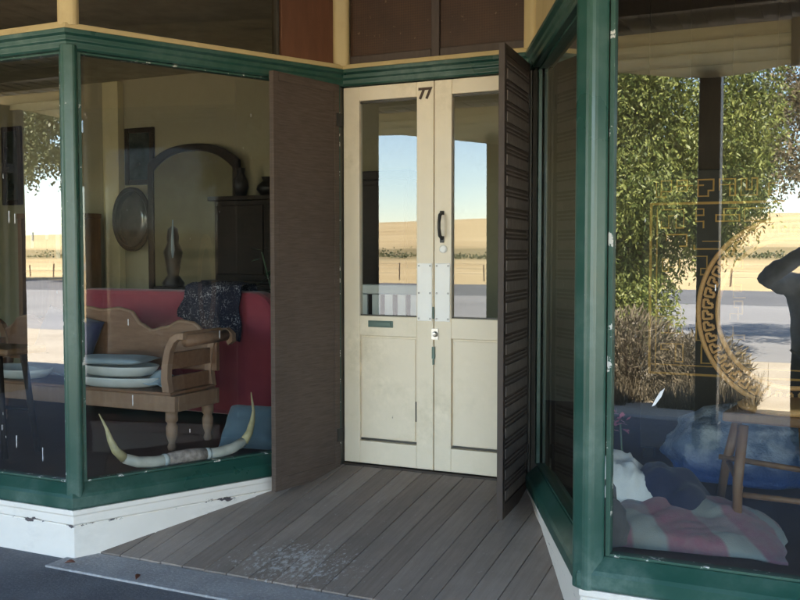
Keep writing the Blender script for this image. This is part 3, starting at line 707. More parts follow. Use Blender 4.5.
for q in range(150):
    bx = -120+q*1.05+r.uniform(-2, 2); by = -92-r.random()*16; w_ = r.uniform(.5, 1.8); hh = r.uniform(.3, 1.15)*(.6 if noise.noise(Vector((bx*.06, 0, 0))) < 0 else 1.15); gz = hill(bx, by)
    for k in range(int(26*w_)):
        p = Vector((bx+r.gauss(0, w_*.55), by+r.gauss(0, .4), gz+abs(r.gauss(0, .5))*hh)); d = Vector((r.uniform(-1, 1), r.uniform(-1, 1), r.uniform(-.2, 1))).normalized()*r.uniform(.2, .45); s2 = d.cross(Vector((r.uniform(-1, 1), r.uniform(-1, 1), r.uniform(-1, 1)))).normalized()*.13
        b.bm.faces.new([b.bm.verts.new(x_) for x_ in (p-s2, p+d*.5-s2*.9, p+d, p+d*.5+s2)])
tag(b.build('scrub', M['leafgrey']), 'far line of low olive scrub across the paddock', 'scrub', kind='stuff')
pl = thing('power_pole', (-24, -62, 0), 'timber power pole standing in the mirrored paddock', 'pole')
b = MB(); b.tube([(0, 0, 0), (0, 0, 8.5)], [.16, .11], 9); b.build('pole', M['bark'], pl)
b = MB(); b.box(-1.1, 1.1, -.06, .06, 7.7, 7.85); b.build('cross_arm', M['bark'], pl)

# ------------------------------------------------------------------ the photographer (mirrored at the right edge)
def skin_mesh(name, verts, edges, rad, mat, parent, sub=2, root=0):
    me = bpy.data.meshes.new(name); me.from_pydata([Vector(v) for v in verts], edges, []); me.materials.append(mat)
    o = bpy.data.objects.new(name, me); col.objects.link(o); o.parent = parent
    sk = o.modifiers.new('skin', 'SKIN'); sk.use_smooth_shade = True
    for i, l in enumerate(me.skin_vertices[0].data):
        q = rad[i]; l.radius = q if hasattr(q, '__len__') else (q, q); l.use_root = (i == root)
    sb = o.modifiers.new('sub', 'SUBSURF'); sb.levels = sub; sb.render_levels = sub
    return o
    return o
per = thing('person', (-.24, -.36, -.045), 'person in a blue grey fleece with one arm raised, mirrored at the window edge', 'person')
PO = Vector((-.24, -.36, 0))
V = []; E = []; Rr = []
def jn(p, r, link=None):
    V.append(Vector(p)-PO); Rr.append(r)
    if link is not None: E.append((link, len(V)-1))
    return len(V)-1
pel = jn((-.24, -.36, .88), (.17, .12)); wa = jn((-.24, -.36, 1.04), (.15, .11), pel); che = jn((-.24, -.36, 1.24), (.17, .12), wa)
nb = jn((-.23, -.35, 1.37), (.075, .07), che); nk = jn((-.20, -.32, 1.43), .055, nb); hd = jn((-.17, -.28, 1.52), (.078, .095), nk); ht = jn((-.16, -.28, 1.61), (.07, .085), hd)
HANDS = []
for s_, elb, wr in ((-1, (-.63, -.20, 1.36), (-.30, -.12, 1.60)), (1, (.27, -.22, 1.20), (.10, -.10, 1.43))):
    sh = jn((-.24+s_*.19, -.36, 1.33), .065, che); el = jn(elb, .045, sh); w_ = jn(wr, .028, el); HANDS.append((w_, Vector(wr), (Vector(wr)-Vector(elb)).normalized()))
    hp = jn((-.24+s_*.10, -.36, .80), .095, pel); kn = jn((-.24+s_*.12, -.34, .46), .060, hp); an = jn((-.24+s_*.13, -.37, .09), .042, kn); jn((-.24+s_*.14, -.24, .04), (.04, .03), an)
hc = Vector((-.165, -.28, 1.555))
for w_, wr, d in HANDS:
    side = d.cross(Vector((0, 1, 0))).normalized(); fw = Vector((0, 1, 0))
    pa = jn(wr+d*.06, (.038, .018), w_)
    for k, L in enumerate((.062, .074, .070, .055)):
        q = jn(wr+d*.095+side*(k-1.5)*.021, .009, pa); q = jn(wr+d*(.095+L*.55)+side*(k-1.5)*.024+fw*.008, .0085, q); jn(wr+d*(.095+L*.9)+side*(k-1.5)*.024+fw*.028, .007, q)
    q = jn(wr+d*.045-side*.045, .011, pa); jn(wr+d*.085-side*.058+fw*.015, .009, q)
q = jn(hc+Vector((0, .10, -.01)), .014, hd)
for s_ in (-1, 1): jn(hc+Vector((s_*.092, -.005, -.01)), (.010, .022), hd)
skin_mesh('body', V, E, Rr, M['skin'], per, 2)
hc = hc-PO
ey = MB()
for s_ in (-1, 1): ey.lathe([(.001, -.008), (.012, -.003), (.012, .003), (.001, .008)], hc+Vector((s_*.033, .084, .015)), 10)
ey.box(hc.x-.022, hc.x+.022, hc.y+.082, hc.y+.094, hc.z-.062, hc.z-.056); ey.build('face_detail', M['hair'], per, split=True)
hb = MB(); hb.lathe([(.02, -.13), (.085, -.10), (.106, -.02), (.104, .05), (.075, .10), (.02, .118)], hc+Vector((0, -.03, .02)), 18, .92, 1.0); hb.build('hair', M['hair'], per, smooth=True)
V = []; E = []; Rr = []
a0 = jn((-.24, -.36, .72), (.24, .16)); a1 = jn((-.24, -.36, .95), (.225, .15), a0); a2 = jn((-.24, -.36, 1.2), (.225, .15), a1); a3 = jn((-.23, -.35, 1.36), (.11, .095), a2)
for s_, elb, wr in ((-1, (-.63, -.20, 1.36), (-.34, -.13, 1.575)), (1, (.27, -.22, 1.20), (.12, -.12, 1.40))):
    sh = jn((-.24+s_*.18, -.36, 1.31), .095, a2); e1 = jn(Vector((-.24+s_*.18, -.36, 1.31)).lerp(Vector(elb), .6), .085, sh); el = jn(elb, .085, e1); jn(Vector(elb).lerp(Vector(wr), .5), .062, el); jn(wr, .05, len(V)-1)
jk = skin_mesh('jacket', V, E, Rr, M['jacket'], per, 3)
tx = bpy.data.textures.new('fleece', 'CLOUDS'); tx.noise_scale = .09; dm_ = jk.modifiers.new('lumps', 'DISPLACE'); dm_.texture = tx; dm_.strength = .045; dm_.mid_level = .5
V = []; E = []; Rr = []
p0 = jn((-.24, -.36, .90), (.19, .14))
for s_ in (-1, 1):
    q = jn((-.24+s_*.11, -.36, .74), .115, p0); q = jn((-.24+s_*.13, -.34, .46), .085, q); jn((-.24+s_*.14, -.37, .10), .072, q)
skin_mesh('trousers', V, E, Rr, M['trousers'], per, 2)
b = MB()
for s_ in (-1, 1): b.box(.14*s_-.045, .14*s_+.045, -.06, .20, 0, .075)
b.build('shoe', M['blackiron'], per, bevel=.025, split=True)
cm = thing('compact_camera', (0, -.075, 1.43), 'small black camera in the mirrored person\'s hand', 'camera')
b = MB(); b.box(-.05, .05, -.02, .012, 0, .055); b.build('camera_body', M['blackiron'], cm, bevel=.006)
b = MB(); b.lathe([(.02, 0), (.02, .012), (.016, .014)], (0, 0, 0), 16, M=Matrix.Translation((.0, .012, .028)) @ Matrix.Rotation(R(-90), 4, 'X')); b.build('camera_lens', M['steel'], cm)

# ------------------------------------------------------------------ left display: bench, sofa, dishes, horns
Z0 = ZS1-.02
be = thing('settle_bench', (-4.63, 4.55, Z0), 'long wooden settle with a shaped back and scrolled arm behind the slanting left window', 'bench')
HL = .96
for sx in (-1, 1):
    for yy in (.045, .40):
        b = MB(); b.lathe([(.022, 0), (.030, .02), (.020, .045), (.034, .09), (.036, .14), (.026, .165), (.038, .18), (.038, .235)], (sx*(HL-.06), yy, 0), 14); b.build('leg', M['pinepale'], be, smooth=True)
b = MB(); b.box(-HL, HL, 0, .035, .236, .335); b.box(-HL, HL, .41, .445, .236, .335); b.box(-HL, -HL+.035, .036, .409, .236, .335); b.box(HL-.035, HL, .036, .409, .236, .335); b.build('seat_frame', M['pinepale'], be, bevel=.006)
b = MB(); b.box(-HL+.02, HL-.02, -.012, .43, .3365, .356); b.build('seat', M['pine'], be, bevel=.005)
top = []
def crest(x):
    x = abs(x)
    ks = [(0, .80), (.14, .815), (.24, .80), (.33, .715), (.42, .675), (.54, .70), (.66, .745), (.76, .735), (.86, .66), (.95, .62)]
    for (a, za), (c, zc) in zip(ks, ks[1:]):
        if a <= x <= c:
            q = (x-a)/(c-a); q = q*q*(3-2*q); return za+(zc-za)*q
    return .62
n = 60; pts = [(-.95+1.9*i/n, crest(-.95+1.9*i/n)) for i in range(n+1)]
b = MB(); b.prism_y([(-.95, .44)]+pts+[(.95, .44)], .43, .465)
bk = b.build('backrest', M['pine'], be, bevel=.006)
b = MB(); b.tube([(p[0], .447, p[1]) for p in pts], .016, 8); b.build('crest_rail', M['pinepale'], bk, smooth=True)
for sx in (-1, 1):
    cur = [(.90, .34), (.885, .43), (.89, .52), (.91, .61), (.945, .67), (.985, .695), (1.03, .697), (1.062, .675), (1.062, .64), (1.035, .625)]
    b = MB(); w = .021
    for yy in (-.005, .42):
        out = []; inn = []; cv = cur[:7] if yy < 0 else cur
        for i, (cx, cz) in enumerate(cv):
            ax, az = cv[max(i-1, 0)]; bx, bz = cv[min(i+1, len(cv)-1)]; dx, dz = bx-ax, bz-az; l = math.hypot(dx, dz); ww = w*(1.25-.05*i)
            out.append((sx*(cx+dz/l*ww), cz-dx/l*ww)); inn.append((sx*(cx-dz/l*ww), cz+dx/l*ww))
        b.prism_y(out+inn[::-1], yy, yy+.045)
    ar = b.build('arm', M['pinepale'], be, bevel=.004)
    b = MB(); b.tube([(sx*1.025, .03, .665), (sx*1.025, .46, .675)], .036, 14); b.build('arm_roll', M['pine'], ar, smooth=True)
    b = MB()
    for cx, cz, hh in ((.888, .40, .045), (.90, .54, .05), (.985, .70, .02)): b.box(sx*cx-.011, sx*cx+.011, .041, .419, cz-hh, cz+hh)
    b.build('arm_slat', M['pine'], ar, bevel=.004)
def pillow(mb, w, h, d, Mx, nu=18, pinch=.35, seed=0):
    def f(side):
        def g(u, v):
            x, y = 2*u-1, 2*v-1; e = (1-x**4)*(1-y**4); e = max(0, e)**.5
            k = 1-.06*(1-abs(x)**2)*abs(y)**3
            n_ = noise.noise(Vector((x*2.5, y*2.5, seed+side)))*.12
            return Mx @ Vector((x*w/2*(1-.05*(1-y*y)), y*h/2*(1-.05*(1-x*x)), side*d/2*e*(1+n_)))
        return g
    mb.grid(f(1), nu, nu); mb.grid(f(-1), nu, nu); bmesh.ops.remove_doubles(mb.bm, verts=mb.bm.verts[:], dist=.001); return mb
cu = thing('cushion', (-4.86, 4.86, Z0+.36), 'dark navy cushion leaning on the back of the wooden settle', 'cushion')
pillow(MB(), .50, .44, .15, Matrix.Translation((0, .02, .215)) @ Matrix.Rotation(R(12), 4, 'Y') @ Matrix.Rotation(R(72), 4, 'X')).build('cover', M['navy'], cu, smooth=True)
# stacked oval enamel dishes
for i, (dx, dy, dz, sx, sy, lab) in enumerate(((-4.20, 4.68, .357, .33, .18, 'lower white enamel dish in the stack on the settle seat'), (-4.22, 4.68, .425, .31, .17, 'upper white enamel dish, topmost of the stack on the settle'), (-5.12, 4.72, .357, .30, .17, 'white enamel dish near the far left end of the settle'))):
    b = MB(); b.lathe([(.72, 0), (.86, .012), (.95, .04), (1.0, .06), (1.0, .066), (.94, .064), (.82, .03), (.60, .024), (.01, .022)], (0, 0, 0), 40, sx, sy)
    o = b.build('enamel_dish', M['enamel'], None, smooth=True); o.location = (dx, dy, Z0+dz); o.rotation_euler.z = R(6-9*i); tag(o, lab, 'dish', 'enamel dishes on the settle')
b = MB(); pillow(b, .54, .29, .05, Matrix.Translation((0, 0, .025)), 14)
o = b.build('folded_linen', M['paleblue'], None, smooth=True); o.location = (-4.27, 4.68, Z0+.492); o.rotation_euler.z = R(14); tag(o, 'pale blue folded linen lying on top of the enamel dishes', 'linen')
def rag(u, v): return (.16*(u-.5)*2*.9, .12*(v-.5)*2, .03+.05*noise.noise(Vector((u*3, v*3, 1)))+.05*math.exp(-((u-.5)**2+(v-.5)**2)*9))
b = MB(); b.grid(rag, 18, 16); o = b.build('crumpled_cloth', M['paleblue'], None, smooth=True, solid=.004); o.location = (-3.90, 4.72, Z0+.36); tag(o, 'crumpled pale blue cloth on the right end of the settle seat', 'cloth')
# red sofa
so = thing('sofa', (-4.50, 5.48, Z0), 'red upholstered sofa with rounded back behind the wooden settle', 'sofa')
def rrect(w, h, r, n=8, low=.04):
    pts = []
    for cx, cz, a0, rr_ in ((w/2-r, h-r, 0, r), (-w/2+r, h-r, 90, r), (-w/2+low, low, 180, low), (w/2-low, low, 270, low)):
        for k in range(n+1): a = R(a0+90*k/n); pts.append((cx+rr_*math.cos(a), cz+rr_*math.sin(a)))
    return pts
b = MB(); b.prism_y([(p[0], p[1]+.06) for p in rrect(1.86, .865, .19)], 0, .17); b.build('backrest', M['red'], so, bevel=.035)
b = MB(); b.box(-.93, .93, .172, .80, .10, .40); b.build('seat', M['red'], so, bevel=.05)
for sx in (-1, 1):
    b = MB(); b.prism_y([(sx*.86+p[0], p[1]+.07) for p in rrect(.18, .56, .085)], .175, .85); b.build('arm', M['red'], so, bevel=.02)
    for yy in (.05, .74): b = MB(); b.lathe([(.02, 0), (.03, .1)], (sx*.86, yy, 0), 10); b.build('leg', M['darkwood'], so)
# shawl over the sofa back, falling to the settle arm
def shw(u, v):
    x = -.235+.43*u; wob = .02*noise.noise(Vector((u*5, v*4, 2)))
    L = v*1.02
    top = .945
    f0 = .50-.22*u*0
    drop = .20+.16*u
    if L < .55: q = L/.55; y = -.16-.05*(1-q)*math.sin(u*9)*.4-.06*(1-q); y = -.03-.07*(1-q)+wob*1.5+.03*math.sin(u*14)*(1-q); z = top-.0-drop*(1-q)
    elif L < .75: q = (L-.55)/.20; y = -.03+.24*q; z = top+.018+.02*math.sin(math.pi*q)+wob
    else: q = (L-.75)/.27; y = .21+wob; z = top-.25*q
    return (x+.05*(1-v)*noise.noise(Vector((u*3, v*3, 8)))+(.05*(1-v) if u > .5 else -.02*(1-v)), y, z+.015*noise.noise(Vector((u*9, v*9, 5))))
b = MB(); b.grid(shw, 40, 46); o = b.build('shawl', M['shawl'], None, smooth=True, solid=.008); o.location = (-4.05, 5.48, Z0); tag(o, 'dark navy shawl with white flecks draped over the red sofa', 'shawl')
# cattle horns on the ledge by the slanting window
Mx, L = run((LC, YF), (LJ, YD))
ho = thing('cattle_horns', (0, 0, 0), 'mounted pair of long curved cattle horns lying inside the slanting left window', 'horns')
ho.matrix_world = Matrix.Translation((Mx @ Vector((.68, .11, Z0)))) @ Mx.to_3x3().to_4x4()
for s_, tipz in ((-1, .34), (1, .37)):
    pts = [(s_*.10, 0, .052), (s_*.19, 0, .048), (s_*.29, .0, .062), (s_*.365, .0, .092), (s_*.41, .01, .14), (s_*.435, .02, .20), (s_*.45, .03, .26), (s_*(.44 if s_ > 0 else .485), .04, tipz)]
    b = MB(); b.tube(pts[:4], [.031, .032, .030, .027], 14); h = b.build('horn', M['hornpale'], ho, smooth=True)
    b = MB(); b.tube(pts[3:], [.0265, .022, .016, .009, .003], 14); b.build('horn_tip', M['horntip'], h, smooth=True)
b = MB(); b.tube([(-.115, 0, .052), (-.06, 0, .055), (0, 0, .056), (.06, 0, .055), (.115, 0, .052)], [.034, .038, .040, .038, .034], 14); b.build('mount', M['hornmount'], ho, smooth=True)
b = MB()
for q in (-.13, .13): b.tube([(q-.012, 0, .052), (q+.012, 0, .052)], .035, 14)
b.build('mount_band', M['enamel'], ho, smooth=True)
bc = MB(); pillow(bc, .40, .29, .20, Matrix.Translation((0, 0, .115)) @ Matrix.Rotation(R(50), 4, 'X')); o = bc.build('cushion', M['blueteal'], None, smooth=True); o.location = (-3.34, 4.90, Z0); o.rotation_euler.z = R(10); tag(o, 'dusty blue cushion on the floor right of the settle', 'cushion')
# tall stool at the left street window
st = thing('wooden_stool', (-4.60, 4.10, Z0), 'tall dark wooden stool just inside the left street window', 'stool')
b = MB(); b.box(-.30, .22, -.15, .15, .60, .64); b.build('seat', M['midwood'], st, bevel=.012)
for sx in (-1, 1):
    for sy in (-1, 1):
        b = MB(); b.tube([(sx*.20-.04, sy*.12, 0), (sx*.13-.04, sy*.09, .60)], [.016, .021], 10); b.build('leg', M['darkwood'], st, smooth=True)
b = MB(); b.tube([(-.21, .105, .25), (.13, .105, .25)], .011, 8); b.tube([(-.21, -.105, .25), (.13, -.105, .25)], .011, 8); b.build('stretcher', M['darkwood'], st, split=True)

# ------------------------------------------------------------------ back of the left room
def picture(x, z0, z1, w, label, seed):
    T = thing('framed_picture', (x, YB-.003, z0), label, 'picture', 'pictures on the back wall')
    h = z1-z0; b = MB(); f = .05
    b.box(-w/2, -w/2+f, -.035, 0, 0, h); b.box(w/2-f, w/2, -.035, 0, 0, h); b.box(-w/2+f, w/2-f, -.034, 0, 0, f); b.box(-w/2+f, w/2-f, -.034, 0, h-f, h); b.build('frame', M['darkwood'], T, bevel=.008)
    b = MB(); b.box(-w/2+f-.002, w/2-f+.002, -.018, -.004, f-.002, h-f+.002); b.build('print', M['picture'], T)
picture(-6.43, 2.18, 2.74, .36, 'dark framed picture hanging above the oval portrait', 1)
picture(-8.16, 2.02, 2.85, .28, 'tall narrow dark picture at the far left of the wall', 2)
ov = thing('oval_portrait', (-6.46, YB-.10, 1.84), 'dark oval framed portrait on the wall left of the arched mirror', 'portrait')
Mo = Matrix.Rotation(R(90), 4, 'X')
b = MB(); b.lathe([(1.0, 0), (1.0, .03), (.93, .045), (.86, .03), (.86, 0)], (0, 0, 0), 40, .235, .315, Mo); b.build('frame', M['darkwood'], ov, smooth=False)
b = MB(); b.lathe([(.87, .004), (.87, .022), (.5, .028), (.01, .03)], (0, 0, 0), 40, .235, .315, Mo); b.build('print', M['ovalglass'], ov, smooth=True)
am = thing('arched_mirror', (-5.70, YB-.10, Z0), 'tall arched mirror in a dark wooden frame on the back wall', 'mirror')
def arch(w, h, rise, ins):
    pts = [(-w/2+ins, ins*.5), (w/2-ins, ins*.5)]
    for k in range(17):
        q = 1-2*k/16; r_ = .08
        x = q*(w/2-ins); z = h-rise-ins+rise*(1-abs(q)**2.6); pts.append((x, z))
    return pts
Wm, Hm = 1.06, 2.22
o1 = arch(Wm, Hm, .17, 0); i1 = arch(Wm, Hm, .17, .068)
b = MB(); n = len(o1)
va = [[b.bm.verts.new((p[0], y, p[1])) for p in pts_] for pts_ in (o1, i1) for y in (-.05, 0)]
for i in range(n):
    j = (i+1) % n
    for a_, c_ in ((0, 2), (3, 1), (1, 0), (2, 3)): b.bm.faces.new((va[a_][i], va[a_][j], va[c_][j], va[c_][i]))
b.build('frame', M['darkwood'], am, bevel=.008)
b = MB(); b.prism_y([(p[0], p[1]) for p in arch(Wm, Hm, .17, .060)], -.03, -.012); b.build('mirror_glass', M['mirror'], am)
dr = thing('dresser', (-4.72, 7.02, Z0), 'tall dark wooden dresser standing behind the red sofa', 'dresser')
b = MB(); b.box(-.60, .60, 0, .42, .08, .92); b.box(-.55, .55, .10, .40, .92, 1.66); b.box(-.60, .60, .06, .42, 1.661, 1.70); b.box(-.62, .62, -.02, .43, .921, .95); b.build('carcass', M['darkwood'], dr, bevel=.006)
for sx in (-1, 1):
    b = MB(); b.box(sx*.29-.27, sx*.29+.27, -.018, -.001, .12, .88); d_ = b.build('door', M['darkwood'], dr, bevel=.008)
    b = MB(); b.lathe([(.012, 0), (.016, .01), (.006, .022)], (0, 0, 0), 10, M=Matrix.Translation((sx*.05, -.018, .55)) @ Matrix.Rotation(R(90), 4, 'X')); b.build('knob', M['brass'], d_)
    b = MB(); b.box(sx*.27-.25, sx*.27+.25, .082, .099, 1.0, 1.62); b.build('door', M['darkwood'], dr, bevel=.008)
for vx, vh, vr, lab in ((-5.08, .26, .075, 'squat dark vase at the left end of the dresser top'), (-4.78, .17, .11, 'low dark bowl in the middle of the dresser top'), (-4.50, .33, .06, 'tall narrow dark jug toward the right of the dresser top')):
    b = MB(); b.lathe([(vr*.6, 0), (vr, vh*.35), (vr*.9, vh*.55), (vr*.45, vh*.8), (vr*.6, vh), (vr*.5, vh)], (0, 0, 0), 16); o = b.build('vase', M['lacquer'], None, smooth=True); o.location = (vx, 7.26, Z0+1.701); tag(o, lab, 'vase', 'dark pots on the dresser')
wa = thing('wardrobe', (-3.75, 6.92, Z0), 'tall black wardrobe in the shadows right of the dresser', 'wardrobe')
b = MB(); b.box(-.36, .50, 0, .5, .05, 1.78); b.box(-.39, .53, -.03, .52, 1.781, 1.85); b.build('carcass', M['darkwood'], wa, bevel=.008)
for sx in (-1, 1): b = MB(); b.box(.07+sx*.215-.2, .07+sx*.215+.2, -.018, -.001, .10, 1.74); b.build('door', M['darkwood'], wa, bevel=.006)
fg = thing('figurine', (-5.42, 6.72, Z0), 'dark carved figure on a stand with a modelled white highlight, left of the dresser', 'figurine')
b = MB(); b.lathe([(.12, 0), (.13, .04), (.05, .1), (.04, .75), (.12, .82), (.17, .86), (.17, .90)], (0, 0, 0), 14); b.build('stand', M['darkwood'], fg, smooth=True)
b = MB(); b.lathe([(.09, .90), (.10, .93), (.05, 1.0), (.07, 1.12), (.085, 1.20), (.05, 1.28), (.055, 1.33), (.045, 1.40), (.01, 1.43)], (0, 0, 0), 14); b.build('figure', M['lacquer'], fg, smooth=True)
b = MB(); b.tube([(.06, -.08, 1.15), (.07, -.09, 1.22), (.06, -.08, 1.32), (.05, -.06, 1.48)], [.006, .016, .012, .004], 8); b.build('highlight_strip', M['paleblue'], fg, smooth=True)  # pale strip modelled in place of the figure's white highlight
pp = thing('potted_plant', (-3.98, 6.3, Z0), 'pale leafy pot plant behind the right end of the sofa', 'plant')
b = MB(); b.lathe([(.11, 0), (.16, .28), (.17, .30), (.15, .31)], (0, 0, 0), 18); b.build('pot', M['midwood'], pp, smooth=True)
b = MB(); r = random.Random(4)
for i in range(150):
    a = r.uniform(0, 6.28); q = r.random()*.26; p = Vector((q*math.cos(a), q*math.sin(a), r.uniform(.4, 1.25))); d = Vector((math.cos(a), math.sin(a), r.uniform(-.6, .4))).normalized()*r.uniform(.06, .13); s2 = d.cross(Vector((0, 0, 1))).normalized()*.03
    b.bm.faces.new([b.bm.verts.new(x_) for x_ in (p, p+d*.5+s2, p+d, p+d*.5-s2)])
for i in range(8): a = r.uniform(0, 6.28); b.tube([(0, 0, .3), (.1*math.cos(a), .1*math.sin(a), .8), (.2*math.cos(a), .2*math.sin(a), 1.2)], .006, 5)
b.build('foliage', M['leafpot'], pp)
cb = thing('display_cabinet', (-6.95, 6.75, Z0), 'brown display cabinet with pale hanging strips at the left of the room', 'cabinet')
b = MB(); b.box(-.36, -.31, 0, .35, 0, 1.52); b.box(.31, .36, 0, .35, 0, 1.52); b.box(-.31, .31, .32, .35, 0, 1.52); b.box(-.36, .36, -.01, .36, 1.521, 1.57)
for zz in (.05, .55, 1.0): b.box(-.31, .31, .01, .319, zz, zz+.025)
b.build('carcass', M['midwood'], cb, bevel=.004)
b = MB()
for q, w, l in ((-.17, .04, .28), (.02, .035, .20), (.15, .05, .38)): b.box(q, q+w, -.02, -.015, 1.52-l, 1.50)
b.build('hanging_strip', M['whitecloth'], cb, split=True)
wc = thing('slatted_chair', (-2.98, 6.05, Z0), 'white slatted wooden chair standing inside behind the left door glass', 'chair')
for i in range(5): b = MB(); b.box(-.23+i*.1, -.165+i*.1, -.02, 0, .42, .90); b.build('back_slat', M['enamel'], wc, bevel=.004)
b = MB(); b.box(-.27, .27, -.03, .005, .901, .97); b.build('top_rail', M['enamel'], wc, bevel=.008)
b = MB(); b.box(-.27, .27, 0.006, .45, .40, .43); b.build('seat', M['enamel'], wc, bevel=.006)
for sx in (-1, 1):
    for yy in (.0, .42): b = MB(); b.box(sx*.25-.02, sx*.25+.02, yy-.02, yy+.02, 0, .398); b.build('leg', M['enamel'], wc)

# ------------------------------------------------------------------ right display
# black lacquer cabinet with gilt fretwork
lq = thing('lacquer_cabinet', (-.72, 5.62, Z0), 'black lacquer cabinet painted with gold fretwork behind the cane chair', 'cabinet')
b = MB(); b.box(-.42, .62, 0, .4, .06, 1.66); b.build('carcass', M['lacquer'], lq, bevel=.006)
for sx in (-1, 1):
    for yy in (.03, .37): b = MB(); b.box(.1+sx*.47-.03, .1+sx*.47+.03, yy-.03, yy+.03, 0, .06); b.build('leg', M['lacquer'], lq)
b = MB(); g_ = .007; y_ = -.006
def gl(x0, z0, x1, z1, w=.010):
    b.box(min(x0, x1)-w/2, max(x0, x1)+w/2, y_, -.001, min(z0, z1)-w/2, max(z0, z1)+w/2)
X0, X1, ZA, ZB = -.37, .56, .50, 1.47
gl(X0, ZA, X0, ZB, .014); gl(X1, ZA, X1, ZB, .014); y_ = -.0075; gl(X0, ZB, X1, ZB, .014); gl(X0, ZA, X1, ZA, .012); y_ = -.005; gl(X0+.035, ZA+.03, X0+.035, ZB-.03, .006); gl(X0, ZA+.05, X1, ZA+.05, .006)
r = random.Random(6)
def meander(cx, cz, sx_, sz_, n):
    global y_
    px, pz = r.randint(0, 3), r.randint(0, 3); hz = r.random() < .5
    for k in range(n):
        qx, qz = px, pz
        if hz: qx = r.choice([v for v in range(4) if v != px])
        else: qz = r.choice([v for v in range(4) if v != pz])
        hz = not hz; f = lambda a, c, w_: c+(a/3-.5)*2*w_
        y_ = -.0035-.0002*(k % 9); gl(f(px, cx, sx_), f(pz, cz, sz_), f(qx, cx, sx_), f(qz, cz, sz_), r.choice((.005, .006, .008)))
        px, pz = qx, qz
for i in range(6): meander(X0+.07+i*.115, 1.555, .042, .046, 8)
for i in range(4): meander(X0+.12+i*.15, 1.385, .062, .052, 8)
for jj in range(6):
    for i in range(3):
        if r.random() < .8: meander(X0+.13+i*.17+r.uniform(-.02, .02), .62+jj*.125, r.uniform(.03, .07), r.uniform(.03, .055), r.randint(4, 7))
b.build('gilt_fretwork', M['gold'], lq)
# round-backed cane chair
cc = thing('cane_chair', (-.275, 4.42, Z0), 'cane chair with a big round woven hoop back in the right window', 'chair', rz=R(-6))
HX, HZ, ZC = .40, .415, .925
nT = 96
ring = lambda q, a, y: (HX*q*math.cos(a), y, ZC+HZ*q*math.sin(a))
b = MB(); vv = [[b.bm.verts.new(ring(q, 2*math.pi*i/nT, y)) for i in range(nT)] for q, y in ((1.0, .094), (.80, .094), (.80, .112), (1.0, .112))]
for k in range(4):
    for i in range(nT): b.bm.faces.new((vv[k][i], vv[k][(i+1) % nT], vv[(k+1) % 4][(i+1) % nT], vv[(k+1) % 4][i]))
hp = b.build('hoop_back', M['darkwood'], cc)
for q, rr_ in ((1.005, .0125), (.795, .0115)):
    b = MB(); b.tube([ring(q, 2*math.pi*i/nT, .10) for i in range(nT+1)], rr_, 7); b.build('rim', M['rope'], hp, smooth=True)
b = MB(); nk = 46                                   # woven key pattern on the flat of the hoop
for k in range(nk):
    a0 = 2*math.pi*k/nk; st_ = 2*math.pi/nk
    for q0, q1, f0, f1 in ((.95, .95, 0, .70), (.95, .85, .70, .70), (.85, .85, .30, .70), (.90, .85, .30, .30), (.90, .90, 0, .30), (.90, .95, 0, 0)):
        n_ = 4; b.tube([ring(q0+(q1-q0)*m/n_, a0+st_*(f0+(f1-f0)*m/n_), .091) for m in range(n_+1)], .0062, 5)
b.build('weave', M['rope'], hp)
b = MB(); b.box(-.20, .26, -.30, .12, .49, .53); b.build('seat_frame', M['midwood'], cc, bevel=.01)
b = MB(); b.lathe([(.20, .501), (.21, .52), (.17, .53), (.01, .531)], (.03, -.09, .03), 24); b.build('seat', M['rope'], cc, smooth=True)
for (a0, a1) in (((-.13, -.30), (-.12, -.27)), ((-.31, .14), (-.21, .09)), ((.10, .10), (.06, .07)), ((.26, -.28), (.22, -.26))):
    b = MB(); b.tube([(a0[0], a0[1], 0), ((a0[0]+a1[0])/2-.01, (a0[1]+a1[1])/2, .24), (a1[0], a1[1], .478)], [.018, .021, .023], 10); b.build('leg', M['midwood'], cc, smooth=True)
b = MB()
for p, q in (((-.26, .11, .24), (-.125, -.28, .22)), ((-.125, -.28, .19), (.24, -.27, .19)), ((-.30, .10, .26), (.08, .09, .24)), ((.08, .09, .22), (.24, -.27, .21))): b.tube([p, q], .013, 8)
b.build('stretcher', M['midwood'], cc, smooth=True, split=True)
# blue bag
def bagf(seed, rx, ry, h):
    def f(u, v):
        a = 2*math.pi*u; t_ = v; pr = [(.0, 0), (.12, .86), (.4, 1.0), (.7, .82), (.88, .5), (1.0, .02)]
        for (p0, r0), (p1, r1) in zip(pr, pr[1:]):
            if p0 <= t_ <= p1: q = (t_-p0)/(p1-p0); q = q*q*(3-2*q); rr_ = r0+(r1-r0)*q
        n_ = 1+.16*noise.noise(Vector((2*math.cos(a), 2*math.sin(a), t_*4+seed)))+.06*noise.noise(Vector((6*math.cos(a), 6*math.sin(a), t_*10+seed)))
        return (rx*rr_*math.cos(a)*n_, ry*rr_*math.sin(a)*n_, h*t_)
    return f
b = MB(); b.grid(bagf(3, .40, .26, .44), 48, 30); bmesh.ops.remove_doubles(b.bm, verts=b.bm.verts[:], dist=.0005)
o = b.build('plastic_bag', M['bag'], None, smooth=True); o.location = (-.52, 5.12, Z0); tag(o, 'bulging blue plastic bag, whitish highlights painted on its top, behind the cane chair legs', 'bag')
